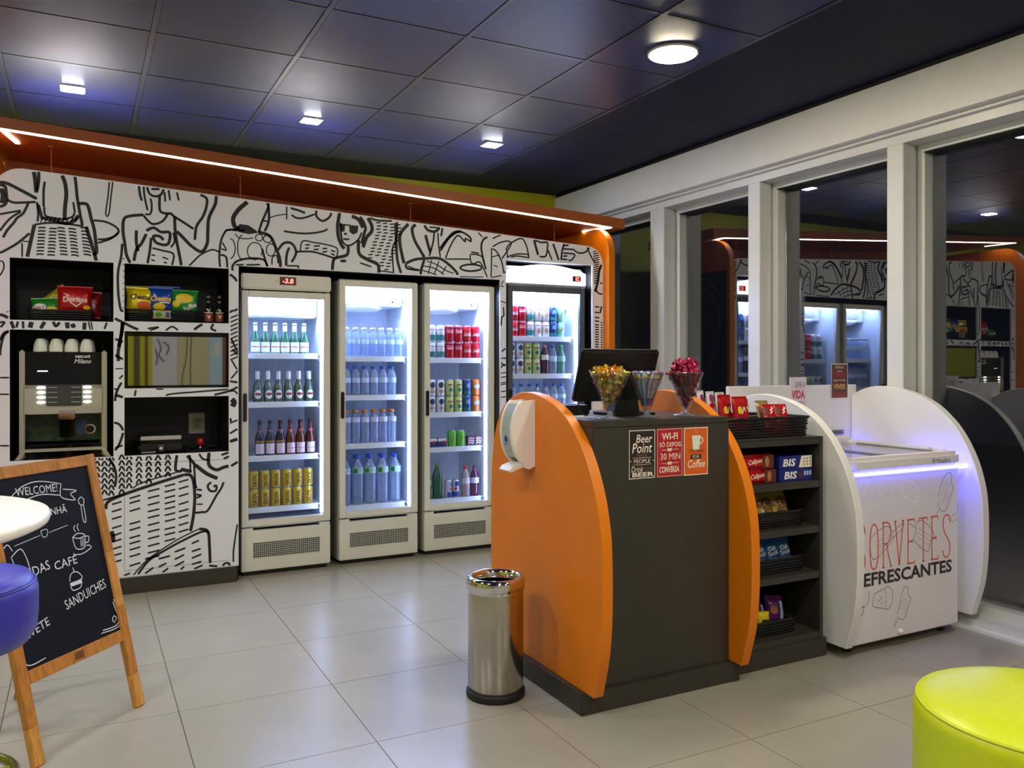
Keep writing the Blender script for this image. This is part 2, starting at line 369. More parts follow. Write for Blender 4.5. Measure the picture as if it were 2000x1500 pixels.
# mural strokes in millimetres on the panel: (width, [x, z, x, z, ...])
STROKES=[(16,[-403,2364,-368,2361,-303,2330,-225,2289]),(14,[-403,2351,-379,2343,-374,2313,-371,2272,-379,2244,-403,2228]),(20,[-397,2331,-388,2291,-394,2249]),(12,[-371,2272,-338,2258,-285,2263,-231,2271]),(10,[-225,2271,-219,2210,-222,2161]),(12,[-267,2261,-291,2203,-321,2173,-338,2144,-368,2101,-388,2059]),(10,[-403,2187,-356,2201,-303,2216]),(10,[-303,2209,-344,2178,-374,2142,-403,2095]),(12,[-403,1972,-368,1995,-315,2036,-261,2092]),(17,[-273,1953,-258,2033,-246,2096,-237,2142]),(10,[-237,2142,-165,2158,-72,2159,9,2151]),(17,[22,2152,44,2075,66,1991,76,1952]),(15,[-219,2258,-207,2211,-198,2177]),(18,[-195,2184,-140,2174,-79,2162,-41,2179,-16,2213]),(10,[-189,2247,-183,2199,-140,2188,-91,2185,-48,2203,-38,2225]),(6,[-207,2158,-195,2187]),(6,[-186,2160,-174,2189]),(6,[-165,2162,-152,2191]),(6,[-143,2163,-131,2192]),(6,[-122,2165,-110,2194]),(6,[-100,2167,-88,2196]),(6,[-79,2169,-66,2198]),(6,[-57,2170,-44,2200]),(6,[-35,2172,-23,2201]),(19,[-240,2440,-233,2396,-228,2323]),(14,[-216,2443,-216,2397,-225,2334]),(11,[-186,2390,-192,2337,-192,2247]),(18,[-100,2434,-85,2390,-79,2327,-85,2256,-88,2178]),(14,[-35,2434,-29,2381,-23,2311,-10,2227,3,2157]),(10,[-44,2288,-35,2225]),(16,[-16,2280,22,2283,37,2253,47,2204,63,2141,72,2063,76,2006,60,1991]),(11,[60,2190,117,2188,169,2167,192,2140,175,2110,130,2088,82,2081]),(10,[189,2129,150,2090,82,2060]),(8,[-219,2126,-199,2129,-181,2129]),(8,[-220,2107,-201,2110,-182,2110]),(8,[-221,2089,-202,2091,-184,2091]),(8,[-222,2070,-203,2072,-185,2072]),(8,[-223,2051,-204,2054,-186,2053]),(8,[-225,2032,-205,2035,-187,2035]),(8,[-226,2013,-207,2016,-188,2016]),(8,[-227,1994,-208,1997,-190,1997]),(8,[-228,1976,-209,1978,-191,1978]),(8,[-164,2126,-145,2128,-126,2127]),(8,[-165,2107,-146,2109,-127,2108]),(8,[-167,2088,-147,2090,-129,2089]),(8,[-168,2069,-148,2071,-130,2070]),(8,[-169,2050,-149,2053,-131,2051]),(8,[-170,2032,-151,2034,-132,2032]),(8,[-171,2013,-152,2015,-133,2013]),(8,[-173,1994,-153,1996,-135,1994]),(8,[-174,1975,-154,1977,-136,1975]),(8,[-124,2133,-105,2135,-86,2132]),(8,[-122,2115,-103,2116,-84,2113]),(8,[-121,2096,-101,2097,-82,2094]),(8,[-119,2077,-99,2078,-80,2076]),(8,[-117,2058,-97,2060,-79,2057]),(8,[-115,2039,-95,2041,-77,2038]),(8,[-113,2021,-93,2022,-75,2019]),(8,[-111,2002,-92,2003,-73,2000]),(8,[-110,1983,-90,1984,-71,1981]),(8,[-69,2133,-49,2134,-30,2130]),(8,[-67,2115,-47,2115,-28,2111]),(8,[-65,2096,-45,2096,-26,2092]),(8,[-63,2077,-43,2077,-24,2073]),(8,[-61,2058,-41,2059,-23,2054]),(8,[-59,2039,-39,2040,-21,2035]),(8,[-57,2020,-38,2021,-19,2016]),(8,[-56,2001,-36,2002,-17,1997]),(8,[-54,1982,-34,1983,-15,1978]),(8,[-6,2143,14,2143,33,2137]),(8,[-4,2124,16,2124,35,2118]),(8,[-2,2104,18,2105,37,2099]),(8,[-1,2085,20,2085,39,2080]),(8,[1,2066,22,2066,41,2061]),(8,[3,2047,23,2047,42,2042]),(8,[5,2028,25,2028,44,2022]),(8,[7,2009,27,2009,46,2003]),(8,[9,1990,29,1990,48,1984]),(8,[-297,2037,-297,1955]),(6,[-294,2045,-258,2044]),(7,[143,2427,137,2348,124,2235,140,2233,153,2349,162,2429]),(12,[301,2414,307,2364,317,2328]),(10,[327,2413,331,2359,348,2272]),(12,[344,2419,358,2376,388,2361,422,2375,442,2421]),(13,[368,2403,415,2407]),(10,[364,2347,371,2304,364,2255,334,2249]),(13,[415,2367,415,2286,436,2265,484,2266]),(10,[442,2392,446,2333]),(10,[463,2419,473,2343]),(10,[511,2398,522,2347]),(15,[327,2245,254,2232,221,2211,215,2145,225,2066,234,2001,254,1955]),(12,[327,2241,348,2214,378,2194,422,2209,446,2236,460,2263]),(13,[477,2265,498,2248,553,2215,606,2182]),(15,[498,2248,501,2167,511,2093,525,2019,536,1956]),(14,[631,2398,680,2377,680,2324,659,2261,623,2198,613,2115]),(17,[738,2397,731,2343,695,2257,688,2165,684,2097,652,2046,595,2076,546,2125,511,2160]),(15,[341,2151,381,2172,422,2150,470,2149,466,2090,442,2073,395,2085,381,2121,415,2123,436,2102]),(15,[287,2150,287,2078,297,2027]),(15,[341,2132,314,2072,287,2034,274,1967]),(13,[368,2112,361,2038,348,1957]),(10,[491,2151,498,2099,477,2061]),(10,[374,2050,429,2039,491,2021,484,1954]),(8,[368,2010,391,2005]),(8,[429,1999,463,1989]),(8,[368,1980,388,1974]),(8,[436,1969,456,1965]),(12,[211,2065,205,1985,189,1897,189,1796,195,1724,205,1674,218,1671]),(17,[221,1667,215,1594,205,1522,192,1457]),(6,[215,1978,223,1977]),(6,[215,1942,223,1940]),(6,[215,1906,223,1904]),(6,[215,1870,223,1868]),(6,[215,1834,223,1832]),(6,[215,1797,223,1795]),(6,[215,1761,223,1759]),(6,[215,1725,223,1723]),(6,[215,1689,223,1687]),(9,[581,1955,638,2019,688,2052,723,2062,756,2049]),(11,[796,2189,767,2126,756,2033,760,1958]),(11,[796,2189,847,2196,907,2193]),(11,[763,2034,796,2021,803,1956]),(8,[774,2111,796,2066,767,2072]),(14,[818,1915,847,1893,873,1852]),(15,[-403,1631,-379,1622,-350,1602]),(15,[-368,1649,-350,1595,-338,1554]),(11,[-315,1603,-327,1551]),(11,[-294,1603,-291,1555]),(21,[-249,1601,-261,1552]),(17,[-183,1603,-207,1557]),(14,[-146,1604,-131,1572,-106,1605]),(20,[-76,1602,-72,1560]),(21,[-48,1588,-41,1564]),(18,[15,1604,12,1554]),(7,[34,1601,44,1555]),(7,[47,1601,56,1555]),(10,[130,1600,117,1560]),(14,[166,1626,208,1605,267,1574,314,1553]),(9,[348,1568,408,1577,361,1557]),(10,[449,1559,484,1582,518,1561]),(14,[609,1566,652,1597,709,1606]),(12,[723,1606,709,1576,738,1561]),(7,[-403,1928,-388,1922,-385,1888,-403,1846]),(10,[-403,1587,-382,1587,-400,1560]),(12,[-359,1540,-385,1526,-403,1485]),(8,[822,1643,847,1655,873,1667]),(8,[822,1617,847,1629,873,1641]),(8,[822,1591,847,1603,873,1615]),(8,[822,1565,847,1577,873,1589]),(8,[822,1539,847,1551,873,1563]),(8,[822,1513,847,1525,873,1537]),(8,[822,1487,847,1499,873,1510]),(8,[822,1461,847,1472,873,1484]),(8,[822,1435,847,1446,873,1458]),(8,[822,1409,847,1420,873,1432]),(8,[822,1383,847,1394,873,1406]),(11,[873,1725,855,1694,825,1685,818,1654]),(11,[-359,1540,-385,1512,-400,1444,-403,1403]),(8,[-403,1280,-359,1280]),(8,[-403,1188,-359,1187]),(8,[-403,902,-359,900]),(16,[215,1631,205,1522,189,1420,192,1373]),(12,[166,1507,215,1486]),(12,[166,1413,215,1384]),(6,[166,1327,218,1330]),(9,[195,1269,215,1290]),(12,[208,1247,189,1211,175,1161,169,1053]),(9,[169,1211,189,1204]),(14,[175,1175,215,1160]),(12,[166,1013,195,1001,215,964,208,921,189,871,166,844]),(10,[166,862,215,877]),(10,[284,1202,277,1159]),(9,[456,1159,470,1174,623,1186,811,1199]),(12,[695,1159,811,1187,873,1217]),(7,[395,1206,436,1205]),(11,[825,1517,869,1417,833,1448]),(9,[825,1386,869,1310]),(9,[873,1325,825,1264]),(12,[818,1249,873,1240]),(28,[829,1137,844,1118,833,1091]),(9,[818,1187,847,1187,873,1156]),(9,[818,988,873,1009]),(11,[818,923,873,956]),(18,[818,873,873,890]),(11,[822,1019,825,996]),(9,[65,795,79,823,94,796]),(9,[65,761,79,789,94,762]),(9,[65,728,79,755,94,729]),(9,[65,694,79,722,94,695]),(9,[65,661,79,688,94,662]),(9,[65,627,79,655,94,628]),(9,[65,593,79,621,94,594]),(9,[103,793,117,821,133,794]),(9,[103,759,117,787,133,760]),(9,[103,725,117,753,133,727]),(9,[103,692,117,720,133,693]),(9,[103,658,117,686,133,659]),(9,[103,624,117,652,133,625]),(9,[103,591,117,618,133,591]),(9,[139,787,153,815,168,788]),(9,[139,753,153,781,168,754]),(9,[139,719,153,747,168,720]),(9,[139,685,153,713,168,686]),(9,[139,651,153,679,168,652]),(9,[139,618,153,645,168,618]),(9,[139,584,153,612,168,584]),(9,[194,792,208,820,224,794]),(9,[194,758,208,786,224,760]),(9,[194,724,208,752,224,725]),(9,[194,690,208,718,224,691]),(9,[194,656,208,684,224,657]),(9,[194,622,208,650,224,623]),(9,[194,588,208,616,224,589]),(9,[233,790,248,818,263,791]),(9,[233,756,248,784,263,757]),(9,[233,722,248,750,263,723]),(9,[233,688,248,716,263,689]),(9,[233,654,248,682,263,655]),(9,[233,620,248,648,263,620]),(9,[286,779,301,807,317,780]),(9,[286,744,301,773,317,746]),(9,[286,710,301,738,317,711]),(9,[286,676,301,704,317,677]),(9,[286,642,301,670,317,642]),(10,[339,780,354,809,370,781]),(10,[339,746,354,774,370,747]),(10,[339,711,354,740,370,712]),(10,[339,677,354,705,370,678]),(10,[339,642,354,671,370,643]),(10,[390,777,405,806,421,779]),(10,[390,743,405,771,421,744]),(10,[390,708,405,737,421,709]),(10,[390,674,405,702,421,675]),(10,[445,779,460,808,476,780]),(10,[445,744,460,773,476,745]),(10,[445,709,460,738,476,711]),(10,[445,675,460,703,476,676]),(12,[137,813,169,750,179,691,172,634]),(9,[98,560,124,565,215,588]),(16,[124,508,137,550,221,587,388,638,553,683]),(16,[553,683,588,677,606,634,613,551,609,469,602,409,588,336]),(7,[267,620,327,653,511,700]),(22,[153,376,162,339,159,311]),(11,[609,747,616,619,627,599]),(11,[623,588,655,582]),(11,[623,558,648,549,623,536]),(8,[623,498,659,495]),(12,[616,446,652,447,688,455,738,542,767,586,781,623]),(12,[709,628,688,606,702,575,734,573,738,603,720,600]),(20,[616,739,680,683,745,648]),(16,[560,810,616,739]),(15,[511,804,504,716,539,706]),(10,[585,801,588,703]),(18,[695,810,695,735,738,702,781,715,811,721]),(14,[825,720,873,748]),(11,[638,806,659,774,695,765]),(12,[767,792,811,805]),(12,[781,768,814,782]),(19,[532,718,595,699]),(9,[156,533,182,539,208,546]),(9,[156,490,182,496,208,503]),(9,[156,446,182,453,208,459]),(9,[156,392,182,399,208,405]),(9,[156,349,182,355,208,362]),(9,[156,313,182,319,208,325]),(9,[156,270,182,276,208,282]),(9,[156,230,182,236,208,242]),(9,[156,191,182,196,208,202]),(9,[250,561,279,568,309,576]),(9,[250,532,279,539,309,546]),(9,[250,485,279,492,309,499]),(9,[250,409,279,415,309,422]),(9,[250,372,279,379,309,386]),(9,[250,325,279,332,309,338]),(9,[250,292,279,299,309,305]),(9,[250,256,279,262,309,269]),(9,[250,216,279,222,309,229]),(9,[250,161,279,168,309,174]),(9,[349,595,381,601,414,608]),(9,[349,554,381,561,414,567]),(9,[349,514,381,520,414,527]),(9,[349,474,381,480,414,486]),(9,[349,437,381,443,414,449]),(9,[349,393,381,399,414,405]),(9,[349,353,381,359,414,364]),(9,[349,312,381,318,414,324]),(9,[349,268,381,274,414,280]),(9,[349,228,381,233,414,239]),(9,[349,195,381,200,414,206]),(9,[442,619,472,625,502,631]),(9,[442,585,472,591,502,597]),(9,[442,548,472,554,502,560]),(9,[442,515,472,521,502,527]),(9,[442,482,472,487,502,493]),(9,[442,445,472,450,502,456]),(9,[442,408,472,413,502,419]),(9,[442,360,472,365,502,370]),(9,[442,326,472,332,502,337]),(9,[442,289,472,294,502,300]),(9,[521,639,549,646,577,653]),(9,[521,598,549,605,577,612]),(9,[521,553,549,560,577,567]),(9,[521,504,549,511,577,518]),(9,[521,460,549,466,577,473]),(9,[521,422,549,429,577,436]),(9,[521,378,549,384,577,391]),(9,[521,337,549,343,577,349]),(7,[261,93,334,176,415,234,525,297,638,346]),(12,[287,94,354,181,449,237,553,287,652,326,695,322]),(15,[638,346,688,326,698,235,702,128]),(10,[595,260,638,275]),(10,[595,211,648,224]),(10,[595,170,652,190]),(10,[595,132,652,145]),(10,[609,104,659,121]),(10,[498,218,560,237]),(10,[498,173,553,197]),(10,[498,132,553,156]),(10,[511,90,553,126]),(10,[408,186,473,198]),(10,[408,138,453,156]),(10,[415,93,463,125]),(10,[334,107,381,138]),(10,[334,194,381,200]),(9,[221,109,254,119]),(9,[873,402,855,303,840,189,840,120]),(11,[695,114,767,102,789,118,811,116,818,100]),(23,[924,2376,872,2325,839,2269,846,2219,872,2195]),(12,[977,2381,1030,2378,1052,2364,1037,2316,1014,2260,992,2188]),(13,[1052,2380,1056,2271,1030,2199]),(9,[1014,2268,1052,2263]),(9,[791,2185,820,2194,857,2190]),(17,[992,2192,1045,2180,1075,2155,1098,2102,1122,2040,1129,1978]),(6,[850,2170,872,2148,924,2144,958,2154]),(6,[1017,2159,1015,2149,1009,2141,1000,2136,991,2136,982,2139,976,2146,974,2156,976,2165,982,2173,991,2178,1000,2179,1009,2175,1015,2168,1017,2159]),(6,[992,2024,974,2016,956,2017,940,2027,928,2044,924,2065,927,2087,937,2106,952,2119,971,2124,989,2120,1003,2108,1012,2089,1014,2067,1008,2045]),(6,[1095,2086,1093,2069,1085,2054,1074,2046,1062,2045,1051,2052,1043,2065,1040,2082,1043,2099,1051,2113,1062,2122,1074,2123,1085,2116,1093,2103,1095,2086]),(6,[1075,2155,1073,2145,1065,2136,1055,2131,1043,2130,1032,2134,1025,2141,1022,2151,1025,2162,1032,2170,1043,2176,1055,2176,1065,2173,1073,2165,1075,2155]),(6,[894,2011,888,2013,881,2018,876,2027,871,2039,867,2053,865,2069,865,2086,865,2103,867,2120,871,2135,876,2147,881,2157,888,2163,894,2165]),(6,[820,2137,827,2136,833,2132,839,2125,843,2116,847,2104,849,2091,850,2078,849,2064,847,2051,843,2039,839,2029,833,2021,827,2016,820,2014]),(12,[835,1939,835,1969,865,2002,939,2022,1022,2019,1045,1981]),(12,[1014,2088,1037,2004,1052,1974]),(9,[853,1976,902,1981]),(9,[917,1980,1003,1986]),(8,[1075,1990,1079,2038,1106,2047,1114,2000]),(14,[1114,2087,1145,2128,1184,2139,1215,2117,1227,2070,1199,2013]),(14,[1184,2107,1168,2059,1164,1988]),(9,[1168,1988,1239,1990,1231,1975,1168,1975]),(8,[1168,2371,1168,2284]),(6,[1060,2287,1106,2306,1168,2320]),(13,[1192,2361,1247,2350,1286,2337]),(11,[1199,2318,1231,2301,1278,2305,1350,2335]),(13,[1358,2360,1362,2320,1399,2295,1440,2318,1460,2352]),(11,[1149,2209,1247,2203,1326,2209,1399,2226,1435,2245]),(8,[1255,2088,1270,2153,1342,2150,1431,2140,1497,2120,1493,2059]),(11,[1227,2082,1326,2089,1407,2074,1481,2054]),(9,[1286,2130,1318,2134]),(9,[1286,2106,1310,2112]),(9,[1342,2126,1383,2130]),(9,[1342,2102,1375,2108]),(9,[1399,2113,1431,2117]),(9,[1399,2089,1431,2098]),(9,[1456,2105,1485,2099]),(9,[1456,2085,1481,2074]),(20,[1514,2357,1501,2274,1505,2202,1526,2146,1547,2123]),(11,[1522,2292,1522,2227,1538,2163,1580,2146,1639,2187,1664,2238]),(21,[1580,2346,1639,2326,1673,2271]),(18,[1622,2358,1664,2328,1690,2273,1681,2231,1664,2164]),(21,[1707,2340,1733,2293,1733,2251,1698,2207,1673,2139]),(8,[1538,2281,1588,2281]),(13,[1543,2221,1563,2222]),(11,[1538,2186,1580,2187]),(18,[1572,2141,1563,2083,1489,2058,1472,2037,1464,1972]),(20,[1643,2187,1647,2097,1707,2059,1776,2030,1784,1972]),(16,[1518,2040,1559,2042]),(10,[1652,2035,1733,2012]),(8,[1764,2312,1796,2316]),(8,[1812,2310,1843,2315]),(8,[1860,2309,1892,2313]),(8,[1909,2308,1940,2312]),(8,[1770,2290,1801,2294]),(8,[1817,2289,1849,2293]),(8,[1865,2288,1897,2292]),(8,[1914,2286,1946,2291]),(8,[1764,2268,1796,2272]),(8,[1812,2267,1843,2271]),(8,[1860,2266,1892,2270]),(8,[1909,2264,1940,2268]),(8,[1770,2247,1801,2251]),(8,[1817,2246,1849,2250]),(8,[1865,2244,1897,2248]),(8,[1914,2243,1946,2247]),(8,[1757,2225,1788,2229]),(8,[1804,2223,1836,2227]),(8,[1852,2222,1884,2225]),(8,[1901,2220,1932,2224]),(8,[1754,2203,1785,2207]),(8,[1802,2201,1833,2205]),(8,[1850,2200,1881,2203]),(8,[1898,2198,1930,2202]),(8,[1741,2180,1772,2184]),(8,[1789,2179,1820,2182]),(8,[1836,2177,1868,2181]),(8,[1885,2175,1916,2179]),(8,[1739,2159,1770,2162]),(8,[1786,2157,1817,2161]),(8,[1834,2155,1865,2159]),(8,[1882,2153,1914,2157]),(8,[1726,2136,1757,2140]),(8,[1773,2134,1804,2138]),(8,[1821,2132,1852,2136]),(8,[1869,2131,1901,2134]),(8,[1723,2115,1754,2118]),(8,[1771,2113,1802,2116]),(8,[1818,2111,1850,2114]),(8,[1866,2109,1898,2112]),(8,[1710,2092,1741,2096]),(8,[1758,2090,1789,2094]),(8,[1805,2088,1836,2092]),(8,[1853,2086,1885,2090]),(8,[1708,2071,1739,2074]),(8,[1803,2066,1834,2070]),(8,[1850,2064,1882,2068]),(8,[1790,2044,1821,2047]),(8,[1837,2042,1869,2045]),(8,[1787,2022,1818,2025]),(8,[1835,2020,1866,2023]),(8,[1822,1997,1853,2001]),(12,[1724,2342,1776,2329,1916,2336]),(10,[1916,2332,1911,2222,1880,2136,1889,1977]),(17,[1902,2323,1907,2188,1916,2071,1942,1980]),(8,[1784,1989,1889,1982]),(20,[1996,2322,1942,2258,1933,2190,1951,2099,1964,2049]),(19,[2050,2322,2023,2290,2041,2215,2086,2141,2113,2100]),(19,[2122,2255,2141,2187,2159,2137]),(12,[2187,2276,2178,2207,2150,2111]),(10,[2215,2278,2219,2201,2233,2107]),(17,[2113,2322,2141,2290,2196,2286,2233,2323]),(10,[2150,2312,2215,2313]),(14,[2252,2324,2238,2254]),(17,[1978,2050,2041,2079,2113,2091,2224,2098,2299,2059,2355,2010,2365,1989]),(14,[1978,2050,1987,2016,2077,2008]),(8,[1987,2033,2077,2004]),(17,[2113,2083,2090,2013,2086,1979]),(7,[2132,2075,2205,2054,2280,2015,2336,2000]),(7,[2104,2040,2187,2027,2261,1988]),(7,[2168,2086,2141,1982]),(7,[2224,2081,2187,1984]),(7,[2280,2049,2242,1987]),(7,[2095,2009,2168,1992,2205,1981]),(17,[2233,2168,2280,2231,2336,2287,2393,2300]),(13,[2233,2152,2296,2243,2358,2291,2406,2294,2462,2262,2470,2233]),(10,[2272,2100,2311,2193,2366,2269,2422,2230,2426,2252,2470,2231]),(9,[2272,2097,2470,2108]),(9,[2470,2160,2535,2153]),(9,[2462,2141,2511,2144,2559,2128,2576,2092]),(9,[2462,2137,2470,2086,2494,2077,2543,2087,2600,1983]),(12,[2555,2051,2547,2040,2523,2031,2489,2024,2451,2022,2418,2025,2395,2032,2386,2041,2395,2052,2418,2061,2451,2068,2489,2070,2523,2067,2547,2060,2555,2051]),(6,[2382,1979,2470,1980,2568,1985]),(9,[2527,2303,2559,2272]),(13,[2600,2275,2568,2254,2551,2202,2564,2121,2588,2041]),(9,[2633,2200,2633,2103,2629,1984]),(10,[2642,2193,2675,2173,2716,2101,2733,2019]),(9,[2642,2208,2700,2241,2767,2257,2792,2233,2716,2123]),(7,[2633,2133,2700,2152]),(7,[2650,2074,2683,2065]),(7,[2633,1984,2716,2003]),(9,[2642,2267,2700,2293,2767,2298]),(10,[2750,2192,2784,2239,2877,2284,2920,2234,2942,2144]),(9,[2758,2140,2843,2168,2946,2171]),(9,[2792,2141,2843,2153,2946,2146]),(9,[2754,2200,2763,2133,2742,2020]),(17,[2985,2284,2998,2239,3020,2171]),(12,[2981,2283,3042,2268,3104,2273]),(12,[3104,2269,3095,2191,3078,2163,3033,2161]),(11,[3104,2215,3140,2140]),(15,[3149,2264,3175,2204,3198,2144]),(14,[3247,2271,3229,2215,3220,2145]),(11,[3238,2255,3311,2267]),(11,[3238,2231,3330,2233]),(11,[3238,2200,3339,2195,3311,2150,3284,2149]),(11,[3238,2177,3275,2179]),(11,[3229,2153,3275,2152]),(11,[3320,2237,3376,2209,3440,2221,3478,2263]),(11,[3450,2261,3487,2192,3525,2139]),(19,[3563,2237,3591,2183,3586,2135,3563,2078,3553,2006,3539,1957,3525,1917]),(8,[3506,2225,3563,2241]),(8,[3508,2208,3563,2223]),(8,[3510,2190,3563,2206]),(8,[3512,2173,3563,2188]),(8,[3514,2156,3563,2171]),(8,[3514,2138,3563,2153]),(8,[3514,2121,3563,2136]),(8,[3514,2104,3563,2118]),(8,[3514,2086,3563,2101]),(8,[3514,2069,3563,2083]),(8,[3514,2051,3563,2066]),(8,[3514,2034,3563,2048]),(8,[3514,2016,3563,2031]),(8,[3514,1999,3563,2013]),(8,[3514,1982,3563,1996]),(11,[3601,1992,3572,1983]),(11,[3530,1949,3553,1910,3601,1900]),(13,[3601,1832,3582,1792,3572,1752]),(10,[3523,1802,3565,1800]),(10,[3523,1758,3565,1756]),(10,[3523,1719,3565,1717]),(10,[3523,1691,3565,1689]),(9,[3525,1663,3561,1662]),(9,[3577,1680,3603,1679]),(9,[3525,1644,3561,1643]),(9,[3577,1661,3603,1660]),(9,[3525,1625,3561,1624]),(9,[3577,1642,3603,1641]),(9,[3525,1606,3561,1605]),(9,[3577,1623,3603,1622]),(9,[3525,1587,3561,1586]),(9,[3577,1604,3603,1603]),(9,[3525,1568,3561,1567]),(9,[3577,1585,3603,1584]),(9,[3525,1549,3561,1548]),(9,[3577,1566,3603,1565]),(9,[3525,1530,3561,1529]),(9,[3577,1547,3603,1545]),(9,[3525,1511,3561,1510]),(9,[3577,1528,3603,1526]),(9,[3525,1492,3561,1491]),(9,[3577,1508,3603,1507]),(9,[3525,1473,3561,1472]),(9,[3577,1489,3603,1488]),(7,[2729,1967,2716,1936]),(7,[2708,1928,2733,1922]),(9,[2750,1923,2754,1811]),(7,[2708,1816,2758,1802]),(10,[2729,1772,2733,1713,2716,1697,2712,1637]),(10,[2754,1477,2708,1443]),(7,[2708,1399,2750,1402]),(9,[2708,1376,2733,1346,2754,1354]),(9,[2742,1406,2754,1369]),(7,[2708,1290,2758,1297]),(7,[2708,1260,2758,1267]),(7,[2708,1219,2758,1226]),(7,[2708,1207,2758,1214]),(7,[2708,1155,2758,1162]),(7,[2708,1114,2758,1121]),(9,[2708,1324,2729,1354,2758,1346])]
BLOTS=[[853,2208,879,2234,931,2230,980,2199,988,2186,931,2174,872,2183],[1512,2283,1552,2287,1547,2236,1519,2233],[1578,2282,1642,2282,1636,2236,1605,2220,1580,2238]]
# ------------------------------------------------------------------ snack wall unit with mural
YM = 5.38
def topz(x): return 2.45-(x+.243)*.0495
unit = thing('snack_wall_unit', 'long wall unit with a black and white line drawn mural and orange canopy', 'wall unit', (1.6, 5.77, 0))
NICHES = [(-.357, .165, 1.603, 1.951), (-.357, .165, .813, 1.549), (.223, .813, 1.609, 1.951), (.223, .813, 1.211, 1.550), (.223, .813, .813, 1.158)]
BAYS = [(.871, 2.705, 0, 1.972), (2.752, 3.502, 0, 2.121)]
def curve_plate(outline, holes, depth):
    cu = bpy.data.curves.new('plate', 'CURVE'); cu.dimensions = '2D'; cu.fill_mode = 'BOTH'; cu.extrude = depth/2
    for pl in [outline]+holes:
        sp = cu.splines.new('POLY'); sp.points.add(len(pl)-1); sp.use_cyclic_u = True
        for i, p in enumerate(pl): sp.points[i].co = (p[0], p[1], 0, 1)
    o = bpy.data.objects.new('plate', cu); COL.objects.link(o)
    dg = bpy.context.evaluated_depsgraph_get(); dg.update()
    me = bpy.data.meshes.new_from_object(o.evaluated_get(dg), depsgraph=dg)
    vs = [tuple(v.co) for v in me.vertices]; fs = [tuple(p.vertices) for p in me.polygons]
    bpy.data.objects.remove(o); bpy.data.curves.remove(cu); bpy.data.meshes.remove(me)
    return vs, fs
xa, xb, rr = -.435, 3.60, .14
out = [(xa, .095), (.871, .095), (.871, 1.972), (2.705, 1.972), (2.705, 0), (2.752, 0), (2.752, 2.121), (3.502, 2.121), (3.502, 0), (xb, 0)]
for k in range(9):
    a = k/8*PI/2; out.append((xb-rr+rr*math.cos(a), topz(xb-rr)-rr+rr*math.sin(a)))
for k in range(9):
    a = PI/2+k/8*PI/2; out.append((xa+rr+rr*math.cos(a), topz(xa+rr)-rr+rr*math.sin(a)))
rect = lambda a, b, c, d: [(a, c), (b, c), (b, d), (a, d)]
vs, fs = curve_plate(out, [rect(*n) for n in NICHES], .018)
m = MB(); m.add([(x, YM+.009-z, y) for x, y, z in vs], fs); panel = m.build('mural_panel', M_PAPER, unit)
# the line drawing, laid on the panel
def on_panel(x, z):
    if x < xa+.003 or x > xb-.003 or z < .098 or z > topz(x)-.004: return False
    for a, b, c, d in NICHES+BAYS:
        if a-.001 < x < b+.001 and c-.001 < z < d+.001: return False
    if x > xb-rr and z > topz(xb-rr)-rr and math.hypot(x-(xb-rr), z-(topz(xb-rr)-rr)) > rr-.004: return False
    if x < xa+rr and z > topz(xa+rr)-rr and math.hypot(x-(xa+rr), z-(topz(xa+rr)-rr)) > rr-.004: return False
    return True
dr = MB()
def draw(mb, w, flat, s=.001, test=on_panel, y=YM-.0006):
    pts = [(flat[i]*s, flat[i+1]*s) for i in range(0, len(flat), 2)]
    vs, fs = ribbon(pts, w*s, sub=9)
    fs = [f for f in fs if all(test(vs[i][0], vs[i][1]) for i in f)]
    mb.add([(p[0], y, p[1]) for p in vs], fs)
for w, fl in STROKES: draw(dr, w*1.15, fl)
for fl in BLOTS:
    pts = [(fl[i]*.001, YM-.0006, fl[i+1]*.001) for i in range(0, len(fl), 2)]
    dr.add(pts, [tuple(range(len(pts)))])
dr.build('line_drawing', M_INK, panel)
gp = MB()
for a, b in [((.223, .135), (.223, .765)), ((.223, .765), (.813, .765)), ((.223, .135), (.813, .135)), ((-.43, .765), (.165, .765))]:
    gp.add(*(lambda v, f: ([(p[0], YM-.0004, p[1]) for p in v], f))(*ribbon([a, b], .0022)))
gp.build('door_gap', mat('gap_shadow', (70, 70, 70), .8, noise=.05), panel)
# niches and cooler bays (open black boxes behind the panel)
def open_box(x0, x1, z0, z1, y0, y1, t=.012, floor_=True):
    m = MB()
    m.box((x0-t, y0, z0-t), (x0, y1, z1+t)); m.box((x1, y0, z0-t), (x1+t, y1, z1+t))
    m.box((x0, y0, z1), (x1, y1, z1+t)); m.box((x0-t, y1, z0-t), (x1+t, y1+t, z1+t))
    if floor_: m.box((x0, y0, z0-t), (x1, y1, z0))
    return m
for n in NICHES: open_box(*n, YM+.018, 5.88).build('niche', M_BLACK, unit)
for b in BAYS: open_box(b[0], b[1], b[2]+.013, b[3], YM+.018, 6.16, floor_=False).build('cooler_bay', M_BLACK, unit)
m = MB(); m.box((-.435, 5.36, 0), (.858, 5.9, .095), .002); m.build('plinth', M_DARK, unit)
m = MB(); m.prism([(-.436, 0), (3.601, 0), (3.601, 2.661-(3.601+.40)*.0578), (-.436, 2.661-(-.436+.40)*.0578)], (0, 6.2, 0), (1, 0, 0), (0, 0, 1), .02); m.build('back_panel', mat('terracotta_laminate', (172, 88, 30), .45, noise=.04, nscale=6), unit)
